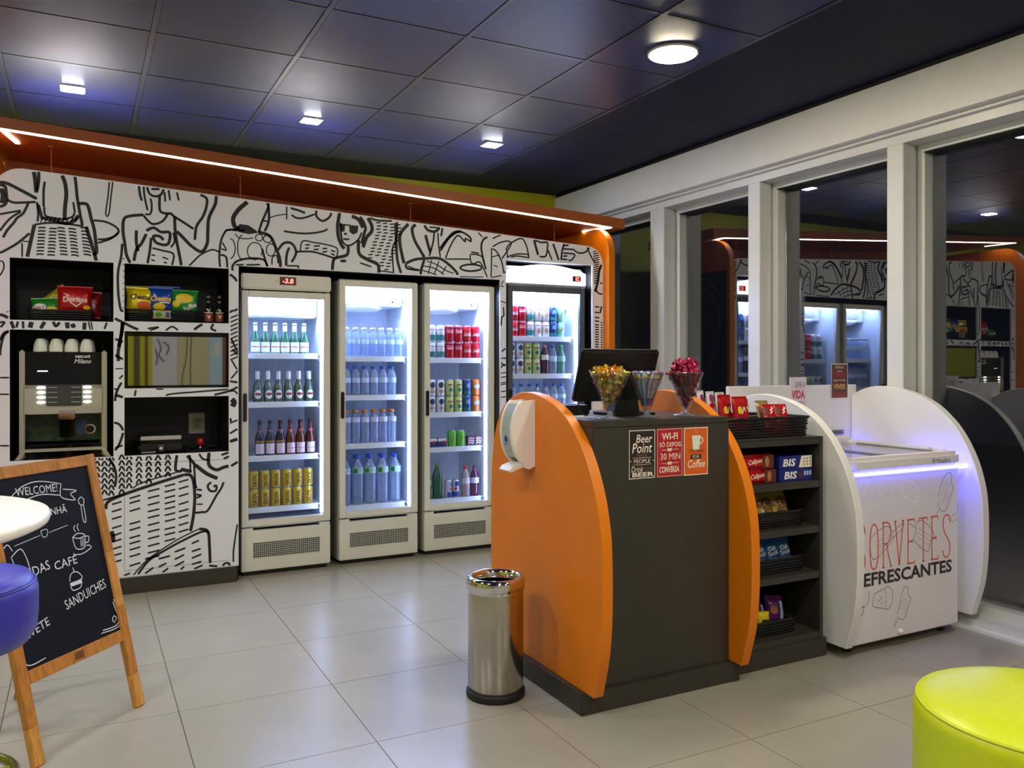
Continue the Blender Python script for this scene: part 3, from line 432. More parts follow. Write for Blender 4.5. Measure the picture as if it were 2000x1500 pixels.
# orange end panels, rounded at the top front
def end_panel(x0, x1, h):
    r = .22; prof = [(5.30, 0), (5.30, h-r)]
    for k in range(1, 9):
        a = PI-k/8*PI/2; prof.append((5.30+r+r*math.cos(a), h-r+r*math.sin(a)))
    prof += [(6.22, h), (6.22, 0)]
    m = MB(); m.prism([(-p[0], p[1]) for p in prof], (x1, 0, 0), (0, -1, 0), (0, 0, 1), x1-x0)
    return m.build('end_panel', M_ORANGE, unit)
ep = end_panel(3.602, 3.656, 2.425); end_panel(-.492, -.438, 2.62)
sk = MB(); sk.box((3.656, 5.34, .02), (3.662, 6.2, 2.15)); skin = sk.build('side_skin', mat('dark_wine_laminate', (58, 26, 26), .5, noise=.05), ep)
fl = MB(); rs = random.Random(3)
for pts in [[(5.5, .3), (5.48, .8), (5.55, 1.2), (5.5, 1.5)], [(5.7, .3), (5.66, .9), (5.72, 1.3), (5.62, 1.55)], [(5.9, .4), (5.88, 1.0), (5.8, 1.3), (5.7, 1.5)], [(5.5, 1.5), (5.42, 1.7), (5.5, 1.95), (5.7, 2.02), (5.85, 1.9), (5.8, 1.7), (5.62, 1.55)], [(5.42, 1.95), (5.6, 2.1), (5.85, 2.06), (6.0, 1.85), (6.05, 1.6)], [(5.55, 1.75), (5.65, 1.74)], [(6.0, .8), (6.1, 1.2), (6.0, 1.5), (5.85, 1.7)], [(5.6, .9), (5.66, 1.1)], [(5.8, .6), (5.82, .9)]]:
    v, f = ribbon(pts, .014); fl.add([(3.6628, p[0], p[1]) for p in v], [tuple(reversed(q)) for q in f])
fl.build('outline_drawing', mat('grey_line_print', (150, 140, 140), .6, noise=.03), skin)
# canopy with its LED line, falling to the right
def cz(x): return 2.661-(x+.40)*.0578
def ct(x): return 2.723-(x+.40)*.0541
x0, x1, y0, y1 = -.58, 3.785, 5.355, 6.25
m = MB(); m.add([(x0,y0,cz(x0)),(x1,y0,cz(x1)),(x1,y1,cz(x1)),(x0,y1,cz(x0)),(x0,y0,ct(x0)),(x1,y0,ct(x1)),(x1,y1,ct(x1)),(x0,y1,ct(x0))],
      [(0,3,2,1),(4,5,6,7),(0,1,5,4),(1,2,6,5),(2,3,7,6),(3,0,4,7)])
M_TERRA = mat('terracotta_laminate', (172, 88, 30), .45, noise=.04, nscale=6)
canopy = m.build('canopy', M_TERRA, unit)
m = MB(); m.add([(x0+.01,y0+.03,ct(x0+.01)),(x1-.01,y0+.03,ct(x1-.01)),(x1-.01,y1,ct(x1-.01)),(x0+.01,y1,ct(x0+.01)),(x0+.01,y0+.03,ct(x0+.01)+.004),(x1-.01,y0+.03,ct(x1-.01)+.004),(x1-.01,y1,ct(x1-.01)+.004),(x0+.01,y1,ct(x0+.01)+.004)],
      [(0,3,2,1),(4,5,6,7),(0,1,5,4),(1,2,6,5),(2,3,7,6),(3,0,4,7)])
m.build('top_board', mat('added_glow_board', (222, 216, 206), .6, noise=.05, nscale=4), canopy)  # unseen white board, added so the lamp glows mirrored in the ceiling turn white
M_LED = mat('canopy_led', (255, 255, 255), .5, emit=LAMP_CANOPY, ergb=(255, 232, 205))
m = MB()
def led(xa_, ya_, xb_, yb_, w):
    d = Vector((xb_-xa_, yb_-ya_)).normalized(); n = Vector((-d.y, d.x))*w/2; v = []
    for dz in (-.006, .0):
        for (x, y) in ((xa_-n.x, ya_-n.y), (xb_-n.x, yb_-n.y), (xb_+n.x, yb_+n.y), (xa_+n.x, ya_+n.y)): v.append((x, y, cz(x)+dz))
    m.add(v, [(0,3,2,1),(4,5,6,7),(0,1,5,4),(1,2,6,5),(2,3,7,6),(3,0,4,7)])
led(-.41, 5.372, 3.668, 5.372, .022); led(3.66, 5.385, 3.60, 5.67, .022); led(-.395, 5.385, -.335, 5.66, .022)
m.build('led_line', M_LED, canopy)
for x in (-.16, .92, 2.1, 3.3):
    m = MB(); m.tube([(x, 5.62, 2.2), (x, 5.62, cz(x))], .004, 8); m.lathe([(.018, 0), (.018, .006)], 16, (x, 5.62, cz(x)-.006)); m.build('hanger_rod', mat('copper_brown_rod', (150, 80, 40), .4, metal=.3, noise=.03), canopy)

# ------------------------------------------------------------------ drinks: prototypes
def cyl_map(flat, r, z0, eps=.0006):
    m = MB(); R = r+eps
    bm = bmesh.new(); bv = [bm.verts.new((p[0], p[1], 0)) for p in flat.v]
    for q in flat.f:
        try: bm.faces.new([bv[i] for i in q])
        except ValueError: pass
    bmesh.ops.triangulate(bm, faces=bm.faces)
    for _ in range(3):
        le = [e for e in bm.edges if abs(e.verts[0].co.x-e.verts[1].co.x) > r*.28]
        if le: bmesh.ops.subdivide_edges(bm, edges=le, cuts=1); bmesh.ops.triangulate(bm, faces=[g_ for g_ in bm.faces if len(g_.verts) > 3])
    bm.verts.index_update()
    m.add([(R*math.sin(v.co.x/r), -R*math.cos(v.co.x/r), z0+v.co.y) for v in bm.verts], [[v.index for v in g_.verts] for g_ in bm.faces]); bm.free()
    return m
def band(r, a0, a1, z0, z1, eps=.0004, n=10):
    m = MB(); R = r+eps; vs = []
    for k in range(n+1):
        a = a0+(a1-a0)*k/n
        vs += [(R*math.sin(a), -R*math.cos(a), z0), (R*math.sin(a), -R*math.cos(a), z1)]
    m.add(vs, [(2*k, 2*k+2, 2*k+3, 2*k+1) for k in range(n)], True); return m
def shape_band(r, pts, z0):
    """Small printed shape wrapped on the front of a can: split into a fan so it follows the curve."""
    f = Flat(); n = len(pts); cx = sum(p[0] for p in pts)/n; cy_ = sum(p[1] for p in pts)/n
    v = [(cx, cy_)]+list(pts); f.put((v, [(0, i+1, (i+1) % n+1) for i in range(n)]))
    return cyl_map(f, r, z0, .0009)
M_LID = mat('can_aluminium', (200, 202, 205), .28, metal=1.0, noise=.03)
KIND = {}
def kind(key, name, cat, parts): KIND[key] = (name, cat, [(n, mb.mesh(n, mt)) for n, mb, mt in parts])
CR, CH = .0325, .121
def can_parts(body_mat, extra, lid=M_LID, r=CR, h=CH):
    b = MB(); b.lathe([(r*.78, 0), (r, .008), (r, h-.014), (r*.86, h-.004)], 20)
    l = MB(); l.lathe([(r*.86, h-.004), (r*.86, h), (r*.78, h), (r*.74, h-.003), (0, h-.003)], 20)
    return [('body', b, body_mat), ('lid', l, lid)]+extra
gold = mat('gold_can', (206, 178, 62), .3, metal=.35, noise=.04, nscale=30)
t = Flat(); t.text('SKOL', .003, 0, .084, .029, ang=PI/2, bold=.02)
kind('beer_can', 'beer_can', 'can', can_parts(gold, [('lettering', cyl_map(t, CR, .058), mat('brown_red_print', (112, 34, 18), .5, noise=.04))]))
t = Flat(); t.text('Coca-Cola', 0, 0, .055, .022, shear=.3, bold=.012)
cr = mat('cola_red', (206, 16, 34), .28, metal=.3, noise=.02)
kind('cola_can', 'soda_can', 'can', can_parts(cr, [('lettering', cyl_map(t, CR, .062), M_TXTW), ('wave', band(CR, -1.1, 1.1, .046, .049), M_TXTW)]))
t = Flat(); t.text('Coca-Cola', 0, 0, .055, .024, shear=.3, bold=.012)
kind('cola_zero', 'soda_can', 'can', can_parts(cr, [('lettering', cyl_map(t, CR, .078), M_TXTW), ('top_band', band(CR, -PI, PI, .098, .106, n=20), mat('cola_navy', (38, 26, 70), .35, noise=.03))]))
sil = mat('silver_can', (222, 226, 224), .28, metal=.4, noise=.03)
kind('lime_soda', 'soda_can', 'can', can_parts(sil, [('label', band(CR, -1.2, 1.2, .01, .05), mat('teal_print', (34, 120, 108), .4, noise=.05)), ('stripe', band(CR, -1.2, 1.2, .085, .092), mat('pink_print', (214, 120, 150), .4, noise=.03))]))
kind('berry_can', 'soda_can', 'can', can_parts(sil, [('berry', shape_band(CR, [(.021*math.cos(a*.52), .022*math.sin(a*.52)) for a in range(12)], .082), mat('dark_berry', (52, 48, 92), .5, noise=.3, nscale=160)), ('peach', shape_band(CR, [(.018*math.cos(a*.52), .012*math.sin(a*.52)) for a in range(12)], .035), mat('peach_print', (196, 150, 110), .4, noise=.1))]))
kind('pale_green_can', 'soda_can', 'can', can_parts(mat('pale_green_can', (196, 206, 120), .3, metal=.25, noise=.05), [('stripe', band(CR, -.75, .75, .077, .087), mat('mauve_print', (140, 90, 120), .4, noise=.04)), ('badge', shape_band(CR, [(.016*math.cos(a*.52), .014*math.sin(a*.52)) for a in range(12)], .045), mat('teal_print'))]))
t = Flat(); t.line([(-.016, -.01), (-.008, .012), (.002, -.008), (.012, .012)], .005); t.line([(-.012, .014), (.014, .02)], .004)
kind('blue_can', 'soda_can', 'can', can_parts(mat('deep_blue_can', (34, 74, 138), .3, metal=.3, noise=.06), [('lettering', cyl_map(t, CR, .07), mat('ice_print', (176, 206, 224), .4, noise=.03)), ('base_band', band(CR, -1.2, 1.2, .01, .035), mat('teal_print'))]))
t = Flat(); t.text('FANTA', 0, 0, .046, .026, bold=.02)
kind('orange_can', 'soda_can', 'can', can_parts(mat('orange_can', (222, 120, 50), .3, metal=.25, noise=.05), [('badge', shape_band(CR, [(.023*math.cos(a*.52), .019*math.sin(a*.52)) for a in range(12)], .068), mat('sky_print', (80, 150, 224), .4, noise=.03)), ('lettering', cyl_map(t, CR, .068, .0014), M_TXTW)], lid=mat('orange_can')))
kind('lime_can', 'soda_can', 'can', can_parts(mat('bright_green_can', (96, 190, 60), .3, metal=.2, noise=.06), [('sash', shape_band(CR, [(-.028, -.024), (-.024, -.03), (.03, .014), (.028, .024)], .062), mat('ochre_print', (170, 120, 30), .5, noise=.05))]))
kind('mint_can', 'soda_can', 'can', can_parts(mat('mint_can', (150, 222, 190), .3, metal=.2, noise=.04), [('sash', shape_band(CR, [(-.02, -.018), (-.014, -.024), (.022, .016), (.016, .024)], .065), mat('ochre_print'))]))
kind('white_can', 'soda_can', 'can', can_parts(mat('white_can', (236, 232, 226), .35, noise=.03), [('blush', shape_band(CR, [(.016*math.cos(a*.52), .02*math.sin(a*.52)) for a in range(12)], .05), mat('peach_print')), ('stripe', band(CR, -.8, .8, .085, .093), mat('pink_print'))]))
kind('energy_can', 'energy_can', 'can', can_parts(mat('energy_silver', (206, 208, 214), .3, metal=.4, noise=.03), [('blue_panel', band(.026, -1.2, 1.2, .008, .045), M_BLUE), ('blue_top', band(.026, -.2, 1.3, .085, .12), M_BLUE), ('emblem', shape_band(.026, [(.012*math.cos(a*.52), .01*math.sin(a*.52)) for a in range(12)], .066), M_RED)], r=.026, h=.135))
def bottle(key, name, prof, glass_mat, cap_mat, cap, extra, n=18):
    b = MB(); b.lathe(prof, n); c = MB(); c.lathe(cap, 16)
    kind(key, name, 'bottle', [('body', b, glass_mat), ('cap', c, cap_mat)]+extra)
G_GREEN = glass('green_bottle_glass', (40, 140, 92), .10, .05, .35)
G_BROWN = glass('amber_bottle_glass', (120, 52, 26), .08, .05, .55)
G_CLEAR = glass('clear_pet', (226, 237, 252), .09, .08, .2)
longneck = [(.026, 0), (.030, .006), (.030, .095), (.023, .118), (.0125, .145), (.011, .19), (.0125, .192), (.0125, .2)]
cap1 = [(.0145, .214), (.0145, .226), (.011, .228), (0, .228)]
cap0 = [(.0135, .194), (.0135, .204), (.010, .206), (0, .206)]
bottle('green_beer', 'beer_bottle', longneck, G_GREEN, sil, cap0, [
    ('label', band(.030, -1.3, 1.3, .012, .078, n=12), mat('pearl_label', (232, 234, 230), .4, noise=.03)),
    ('label_stripe', band(.030, -1.0, 1.0, .044, .049, .0012), M_RED), ('neck_label', band(.0118, -1.4, 1.4, .15, .188, .0012), mat('pearl_label'))])
t = Flat(); t.disc(0, 0, .024, .028, 16)
bottle('foil_beer', 'beer_bottle', longneck, glass('olive_bottle_glass', (96, 128, 90), .10, .05, .45), mat('white_foil', (236, 236, 238), .35, metal=.2, noise=.03), [(.0128, .15), (.0145, .152), (.0145, .204), (.010, .206), (0, .206)], [
    ('label', cyl_map(Flat().disc(0, 0, .024, .030, 16), .030, .052), mat('pearl_label')), ('label_stripe', band(.030, -.66, .66, .046, .062, .0012), mat('maroon_print', (150, 30, 40), .5, noise=.03))])
bottle('red_cooler_drink', 'malt_bottle', [(.026, 0), (.031, .006), (.031, .115), (.019, .155), (.013, .18), (.013, .222)], G_BROWN, mat('dark_cap', (60, 34, 30), .4, noise=.05), cap1, [
    ('label', band(.031, -1.05, 1.05, .012, .08), mat('rose_white_label', (228, 206, 216), .5, noise=.05, nscale=90)), ('label_stripe', band(.031, -.9, .9, .042, .045, .0012), mat('maroon_print')), ('neck_label', band(.0185, -1.2, 1.2, .158, .17, .0005), mat('rose_print', (196, 70, 84), .5, noise=.04))])
bottle('dark_malt', 'malt_bottle', [(.026, 0), (.031, .006), (.031, .115), (.019, .155), (.013, .18), (.013, .222)], glass('navy_bottle_glass', (34, 34, 62), .08, .05, .6), mat('dark_cap'), cap1, [
    ('label', band(.031, -1.05, 1.05, .012, .08), mat('rose_white_label')), ('gold_arc', band(.031, -1.0, 1.0, .086, .098, .0008), mat('ochre_print')), ('neck_label', band(.0185, -1.2, 1.2, .158, .17, .0005), mat('mauve_print'))])
pet = [(.026, 0), (.031, .006), (.031, .04), (.0295, .044), (.031, .048), (.031, .075), (.0295, .079), (.031, .083), (.031, .13), (.027, .155), (.014, .178), (.0125, .185), (.0125, .195)]
capb = [(.0145, .186), (.0145, .203), (.012, .205), (0, .205)]
bottle('water', 'water_bottle', pet, G_CLEAR, mat('blue_cap', (44, 96, 214), .4, noise=.03), capb, [('label', band(.031, -1.4, 1.4, .09, .125, n=12), mat('pale_blue_label', (196, 214, 246), .4, noise=.12, nscale=120))])
bottle('clear_water', 'water_bottle', pet, G_CLEAR, mat('white_cap', (232, 236, 240), .4, noise=.03), capb, [('label', band(.031, -1.4, 1.4, .09, .122, n=12), mat('teal_white_label', (206, 228, 226), .4, noise=.15, nscale=110))])
s = 1.14; pet2 = [(r, z*s) for r, z in pet]
bottle('gold_water', 'water_bottle', pet2, G_CLEAR, mat('amber_cap', (214, 140, 46), .4, noise=.04), [(.017, .214), (.017, .232), (.014, .235), (0, .235)], [('label', band(.031, -1.4, 1.4, .15, .185, n=12), mat('frost_label', (206, 212, 240), .4, noise=.15, nscale=120))])
big = [(.034, 0), (.041, .01), (.041, .06), (.0385, .066), (.041, .072), (.041, .11), (.0385, .116), (.041, .122), (.041, .21), (.038, .26), (.017, .3), (.0145, .306), (.0145, .33)]
bottle('big_water', 'water_bottle', big, G_CLEAR, mat('blue_cap'), [(.0165, .318), (.0165, .338), (.014, .341), (0, .341)], [('label', band(.041, -1.4, 1.4, .215, .258, n=12), mat('mint_label', (176, 210, 206), .4, noise=.2, nscale=90)), ('label_mark', band(.041, -1.1, -.4, .22, .252, .0012), M_GREEN)], 20)
soda = [(.028, 0), (.033, .008), (.031, .05), (.034, .09), (.034, .14), (.024, .18), (.0135, .2), (.0125, .215)]
caps = [(.0145, .206), (.0145, .226), (.012, .228), (0, .228)]
bottle('green_soda', 'soda_bottle', [(r*1.15, z*1.12) for r, z in soda], glass('deep_green_pet', (34, 120, 60), .08, .08, .5), mat('green_cap', (70, 150, 50), .4, noise=.05), [(r*1.1, z*1.12) for r, z in caps], [('label', band(.0395, -1.3, 1.3, .105, .15), mat('dark_green_label', (20, 84, 44), .4, noise=.1))])
bottle('grape_soda', 'juice_bottle', soda, glass('grape_pet', (104, 34, 66), .08, .08, .7), mat('purple_cap', (96, 30, 70), .4, noise=.05), caps, [('label', band(.034, -1.3, 1.3, .098, .14), mat('lilac_label', (198, 188, 206), .4, noise=.3, nscale=80))])
bottle('pink_soda', 'juice_bottle', soda, glass('guava_pet', (190, 164, 168), .08, .08, .7), mat('red_cap', (190, 50, 40), .4, noise=.05), caps, [('label', band(.034, -1.3, 1.3, .098, .14), mat('lilac_label'))])
bottle('blue_cap_soda', 'soda_bottle', soda, G_CLEAR, mat('blue_cap'), caps, [('label', band(.034, -1.3, 1.3, .098, .14), mat('pale_blue_label'))])
bottle('green_cap_soda', 'soda_bottle', soda, glass('aqua_pet', (150, 210, 190), .08, .08, .3), mat('bright_green_cap', (60, 190, 90), .4, noise=.05), caps, [('label', band(.034, -1.3, 1.3, .098, .14), mat('aqua_label', (150, 206, 206), .4, noise=.1))])
bottle('grape_top_soda', 'soda_bottle', soda, glass('grape_pet'), mat('pink_cap', (214, 110, 150), .4, noise=.05), caps, [('label', band(.034, -1.3, 1.3, .11, .15), M_TXTW)])
b = MB(); b.box((-.03, -.02, 0), (.03, .02, .075), .003); sw = Flat()
for k in range(3): sw.line([(-.024, .015+k*.018), (-.005, .028+k*.016), (.01, .018+k*.018), (.024, .03+k*.015)], .006)
kind('choc_box', 'milk_carton', 'carton', [('body', b, mat('cocoa_carton', (96, 52, 62), .45, noise=.25, nscale=70)), ('swirl', sw.to((0, -.0206, 0), (1, 0, 0), (0, 0, 1)), mat('rose_white_label'))])
b = MB(); b.box((-.035, -.02, 0), (.035, .02, .07), .003)
kind('blue_box', 'milk_carton', 'carton', [('body', b, mat('navy_carton', (34, 50, 120), .45, noise=.1)), ('white_band', Flat().rect(-.034, .045, .034, .068).to((0, -.0206, 0), (1, 0, 0), (0, 0, 1)), M_TXTW), ('emblem', Flat().disc(.012, .038, .012).to((0, -.0212, 0), (1, 0, 0), (0, 0, 1)), M_RED)])

ORD = ['first', 'second', 'third', 'fourth', 'fifth', 'sixth', 'seventh', 'eighth']
def drink(key, x, y, z, label, group, rz=None):
    name, cat, parts = KIND[key]
    t = thing(name, label, cat, (x, y, z), (0, 0, random.uniform(-.12, .12) if rz is None else rz), group)
    first = None
    for n, me in parts:
        o = link_mesh(n, me, t if (first is None or n not in ('label_stripe', 'label_mark')) else first)
        if n == 'label': first = o
    return t
def row(keys, xs, y, z, desc, where, group, levels=1, backs=0, dy=.066):
    """A row of drinks on a shelf; levels stacks them, backs adds rows behind."""
    for b in range(backs+1):
        for lv in range(levels):
            for i, x in enumerate(xs):
                k = keys[i] if isinstance(keys, list) else keys
                d = desc[i] if isinstance(desc, list) else desc
                h = CH if levels > 1 else 0
                pos = ORD[i]+' from left'
                if levels > 1: pos = ('upper ' if lv else 'lower ')+pos
                if b: pos = 'rear '+pos
                drink(k, x+(.012 if b else 0), y+b*dy, z+lv*(h+.0005), '%s, %s, %s' % (d, pos, where), group)

# ------------------------------------------------------------------ display coolers
M_LINER = mat('cooler_liner', (226, 232, 240), .45, noise=.01)
M_SHELF = mat('shelf_white', (232, 234, 236), .4, noise=.02)
M_TUBE = mat('cooler_tube', (255, 255, 255), .5, emit=LAMP_COOLER, ergb=(172, 194, 255))
M_TUBE2 = mat('cooler_side_tube', (255, 255, 255), .5, emit=LAMP_COOLER*.12, ergb=(172, 194, 255))
M_DOORGLASS = glass('cooler_door_glass', (246, 249, 252), .012, .01)
M_SIDE = mat('cooler_side_grey', (176, 178, 164), .4, noise=.03)
def cooler(label, x0, x1, yf, ztop, shelves, header=None, logo=False, dark=False, feet=True, hinge_left=True):
    t = thing('display_cooler', label, 'refrigerator', ((x0+x1)/2, yf+.3, 0), group='display coolers in the black bays')
    frame_mat = mat('grey_door_frame', (92, 94, 100), .35, metal=.3, noise=.04) if dark else M_CREAM
    yb, W = 6.10, .035
    ydo = yf+.045                                    # cabinet front behind the door
    zb = .30                                         # cabinet floor
    body = MB()
    body.box((x0, ydo, .03), (x0+.012, yb, ztop)); body.box((x1-.012, ydo, .03), (x1, yb, ztop))
    body.box((x0, ydo, ztop-.012), (x1, yb, ztop)); body.box((x0+.012, yb-.012, .03), (x1-.012, yb, ztop-.012)); body.box((x0+.012, ydo, .03), (x1-.012, yb-.012, .04))
    body.build('cabinet', M_SIDE, t)
    zdt = ztop-.105 if header else ztop-.006
    if dark: zdt = 1.945
    zi = zdt-.03
    l = MB(); a, b, y1 = x0+W, x1-W, yb-.05
    l.box((x0+.012, ydo, zb), (a, y1, zi)); l.box((b, ydo, zb), (x1-.012, y1, zi))
    l.box((a, ydo, zi), (b, y1, zi+.02)); l.box((a, y1, zb), (b, y1+.012, zi)); l.box((a, ydo, zb), (b, y1, zb+.02))
    for k in range(7): l.box((a+.03+k*(b-a-.06)/6-.004, y1-.004, zb+.3), (a+.03+k*(b-a-.06)/6+.004, y1, zi-.24))
    l.build('liner', M_LINER, t)
    # evaporator cover at the top and lamps
    ev = MB(); ev.box((a+.01, ydo+.16, zi-.13), (b-.01, y1-.02, zi), .01); 
    if logo: ev.lathe([(.17, 0), (.16, -.035), (.13, -.05), (0, -.055)], 28, ((a+b)/2-.04, ydo+.3, zi-.11))
    evo = ev.build('evaporator_cover', M_SHELF, t)
    if logo:
        vents = MB()
        for k in range(4): vents.box(((a+b)/2-.17, ydo+.154, zi-.05-.016*k), ((a+b)/2+.09, ydo+.16, zi-.045-.016*k))
        vents.build('vent_slot', mat('vent_grey', (150, 160, 176), .5, noise=.03), evo)
    tb = MB(); tb.box((a+.03, ydo+.05, zi-.018), (b-.03, ydo+.085, zi-.004)); tb.build('lamp_tube', M_TUBE, t)
    t2 = MB(); t2.box((b-.02, ydo+.012, zb+.06), (b-.002, ydo+.03, zi-.03), .003); t2.build('side_lamp', M_TUBE2, t)
    # shelves: wire deck with a front rail
    for z in shelves:
        sh = MB(); ys = ydo+.075
        sh.box((a+.004, ys, z-.034), (b-.022, ys+.006, z+.004), .001)
        sh.box((a+.004, ys+.006, z-.005), (b-.004, y1-.03, z-.0005))
        sh.tube([(b-.03, ys+.02, z-.002), (b-.012, ys+.03, z-.03), (b-.004, ys+.05, z-.045)], .003, 6)
        sh.build('shelf', M_SHELF, t)
    # door
    fw_ = .042; zl, zh = .315, zdt-.004
    d = MB(); d.box((x0+.004, yf, zl), (x0+fw_+.004, yf+.04, zh), .004); d.box((x1-fw_-.004, yf, zl), (x1-.004, yf+.04, zh), .004)
    d.box((x0+fw_+.004, yf, zl), (x1-fw_-.004, yf+.04, zl+fw_), .004); d.box((x0+fw_+.004, yf, zh-fw_), (x1-fw_-.004, yf+.04, zh), .004)
    door = d.build('door_frame', frame_mat, t)
    gl = MB(); gl.box((x0+fw_, yf+.014, zl+fw_-.004), (x1-fw_, yf+.02, zh-fw_+.004)); gp_ = gl.build('door_glass', M_DOORGLASS, door)
    h = MB(); h.box((x0+.012, yf-.016, .99), (x0+.034, yf, 1.17), .005); h.build('handle', M_PLASTIC, door)
    if logo:
        f = Flat(); f.text('Metalfrio', 0, 0, .098, .021); f.disc(-.068, 0, .008)
        f.to((x1-fw_-.075, yf+.0134, zh-fw_-.098), (1, 0, 0), (0, 0, 1)).build('logo', mat('slate_print', (74, 84, 104), .5, noise=.04), gp_)
    # base with perforated grille
    bs = MB(); bs.box((x0+.003, yf+.004, .03), (x1-.003, ydo, .288), .004); base = bs.build('base_panel', frame_mat, t)
    gx0, gx1, gz0, gz1 = x0+.075, x1-.075, .115, .212
    bk = MB(); bk.box((gx0, yf+.0025, gz0), (gx1, yf+.0042, gz1)); gr = bk.build('grille', M_BLACK, base)
    la = MB(); n = int((gx1-gx0)/.0125)
    for k in range(n+1):
        xg = gx0+k*(gx1-gx0)/n
        la.box((xg-.0011, yf+.0012, gz0), (xg+.0011, yf+.0025, gz1))
    for r_ in range(9):
        zg = gz0+r_*(gz1-gz0)/8
        la.box((gx0, yf+.0008, zg-.0012), (gx1, yf+.0026, zg+.0012))
    la.box((gx0-.004, yf, gz0-.006), (gx0, yf+.004, gz1+.006)); la.box((gx1, yf, gz0-.006), (gx1+.004, yf+.004, gz1+.006))
    la.build('grille_mesh', frame_mat, base)
    for xh in (x0+.006, x1-.075):
        hg = MB(); hg.box((xh, yf+.006, .288), (xh+.069, yf+.04, .305)); hg.build('hinge_plate', frame_mat, t)
    ft = MB(); ft.box((x0+.02, yf+.03, 0), (x1-.02, yb-.04, .03)); ft.build('foot_rail', M_PLASTIC, t)
    if header and not dark:
        hd = MB(); hd.box((x0, yf-.008, ztop-.1), (x1, ydo, ztop), .008); ho = hd.build('header', M_CREAM, t)
        ds = MB(); ds.box((x0+.24, yf-.0095, ztop-.066), (x0+.345, yf-.008, ztop-.014)); dsp = ds.build('display', mat('display_black_red', (70, 8, 10), .2, noise=.02), ho)
        f = Flat(); f.text(header, 0, 0, .07, .032, shear=.1, bold=.02)
        f.to((x0+.293, yf-.0099, ztop-.04), (1, 0, 0), (0, 0, 1)).build('digits', mat('display_red_glow', (255, 70, 60), .5, emit=2.2, ergb=(255, 60, 50)), dsp)
        sy = Flat()
        for k in range(8): sy.line([(.007*math.cos(k*PI/4), .007*math.sin(k*PI/4)), (.013*math.cos(k*PI/4), .013*math.sin(k*PI/4))], .002)
        sy.disc(0, 0, .005); sy.to((x0+.222, yf-.0088, ztop-.045), (1, 0, 0), (0, 0, 1)).build('sun_symbol', mat('ochre_line', (196, 170, 110), .5, noise=.02), ho)
    if dark:
        # arched light box over the door
        zc = 1.965; prof = [(0, 0), (x1-x0, 0), (x1-x0, .09)]
        for k in range(1, 14):
            u = 1-k/14; prof.append(((x1-x0)*u, .09+.055*math.sin(PI*u)**.8))
        prof.append((0, .09))
        hd = MB(); hd.prism(prof, (x0, ydo, zc), (1, 0, 0), (0, 0, 1), .05); ho = hd.build('light_box', mat('light_box_white', (255, 255, 255), .4, emit=1.15, ergb=(222, 230, 255)), t)
        lp = MB(); lp.box((x0, yf-.004, 1.942), (x1, ydo, zc), .006); lp.build('chrome_lip', mat('satin_metal', (180, 186, 200), .25, metal=.7, noise=.03), t)
        ds = MB(); ds.box((x1-.12, ydo-.0525, zc+.028), (x1-.045, ydo-.05, zc+.072)); dsp = ds.build('display', mat('display_black_red'), ho)
        f = Flat(); f.text('EC', 0, 0, .036, .03, bold=.02)
        f.to((x1-.075, ydo-.053, zc+.05), (1, 0, 0), (0, 0, 1)).build('digits', mat('display_red_glow'), dsp)
    return t
YF = 5.45
cooler('cream glass door cooler with a red digital readout, filled with beer', .897, 1.475, YF, 1.936, [1.425, 1.104, .751, .413], header='-3.8')
cooler('cream glass door cooler full of clear water bottles', 1.535, 2.103, YF+.02, 1.936, [1.408, 1.137, .801, .374], logo=True)
cooler('cream glass door cooler with red cans on its top shelf', 2.147, 2.705, YF+.02, 1.936, [1.399, 1.001, .747, .37], logo=True)
cooler('grey framed cooler under a glowing arched light box', 2.795, 3.475, 5.44, 2.095, [1.567, 1.28, 1.0, .7], dark=True)

w1, w2, w3, w4 = 'leftmost cooler', 'water cooler', 'red can cooler', 'arched cooler'
yy = 5.625
row('green_beer', [1.016+.0645*i for i in range(6)], yy, 1.425, 'green beer bottle', 'top shelf of '+w1, 'green beer bottles', backs=1)
row('foil_beer', [1.03+.068*i for i in range(6)], yy, 1.104, 'white foil beer bottle', 'second shelf of '+w1, 'foil neck beer bottles', backs=1)
row(['dark_malt']*3+['red_cooler_drink']*3, [1.045+.067*i for i in range(6)], yy, .751, ['dark blue malt bottle']*3+['amber malt bottle']*3, 'third shelf of '+w1, 'malt drink bottles', backs=1)
row('beer_can', [1.005+.0715*i for i in range(6)], yy, .413, 'gold beer can', 'bottom of '+w1, 'gold beer cans', levels=2)
row('clear_water', [1.635+.063*i for i in range(7)], yy, 1.408, 'white cap bottle', 'top shelf of '+w2, 'white cap water bottles', backs=1)
row('water', [1.632+.066*i for i in range(6)], yy, 1.137, 'blue cap water bottle', 'second shelf of '+w2, 'blue cap water bottles', backs=1)
row('gold_water', [1.632+.066*i for i in range(6)], yy, .801, 'amber cap bottle', 'third shelf of '+w2, 'amber cap water bottles', backs=1)
row('big_water', [1.627+.0915*i for i in range(5)], yy+.025, .374, 'tall blue cap water bottle', 'bottom of '+w2, 'tall water bottles', backs=1, dy=.09)
row(['lime_soda', 'lime_soda', 'cola_zero', 'cola_zero', 'cola_can', 'cola_can'], [2.262+.071*i for i in range(6)], yy, 1.399, ['silver and teal soda can']*2+['dark topped red can']*2+['plain red soda can']*2, 'top shelf of '+w3, 'cans on the top shelf of the red can cooler', levels=2)
row(['berry_can', 'berry_can', 'pale_green_can', 'pale_green_can', 'blue_can', 'orange_can'], [2.262+.071*i for i in range(6)], yy, 1.001, ['dark berry print can']*2+['pale green soda can']*2+['deep blue soda can', 'orange soda can'], 'second shelf of '+w3, 'cans on the second shelf of the red can cooler', levels=2)
drink('blue_box', 2.265, yy, .747, 'white topped navy milk carton, left one on third shelf of the red can cooler', 'small cartons', 0)
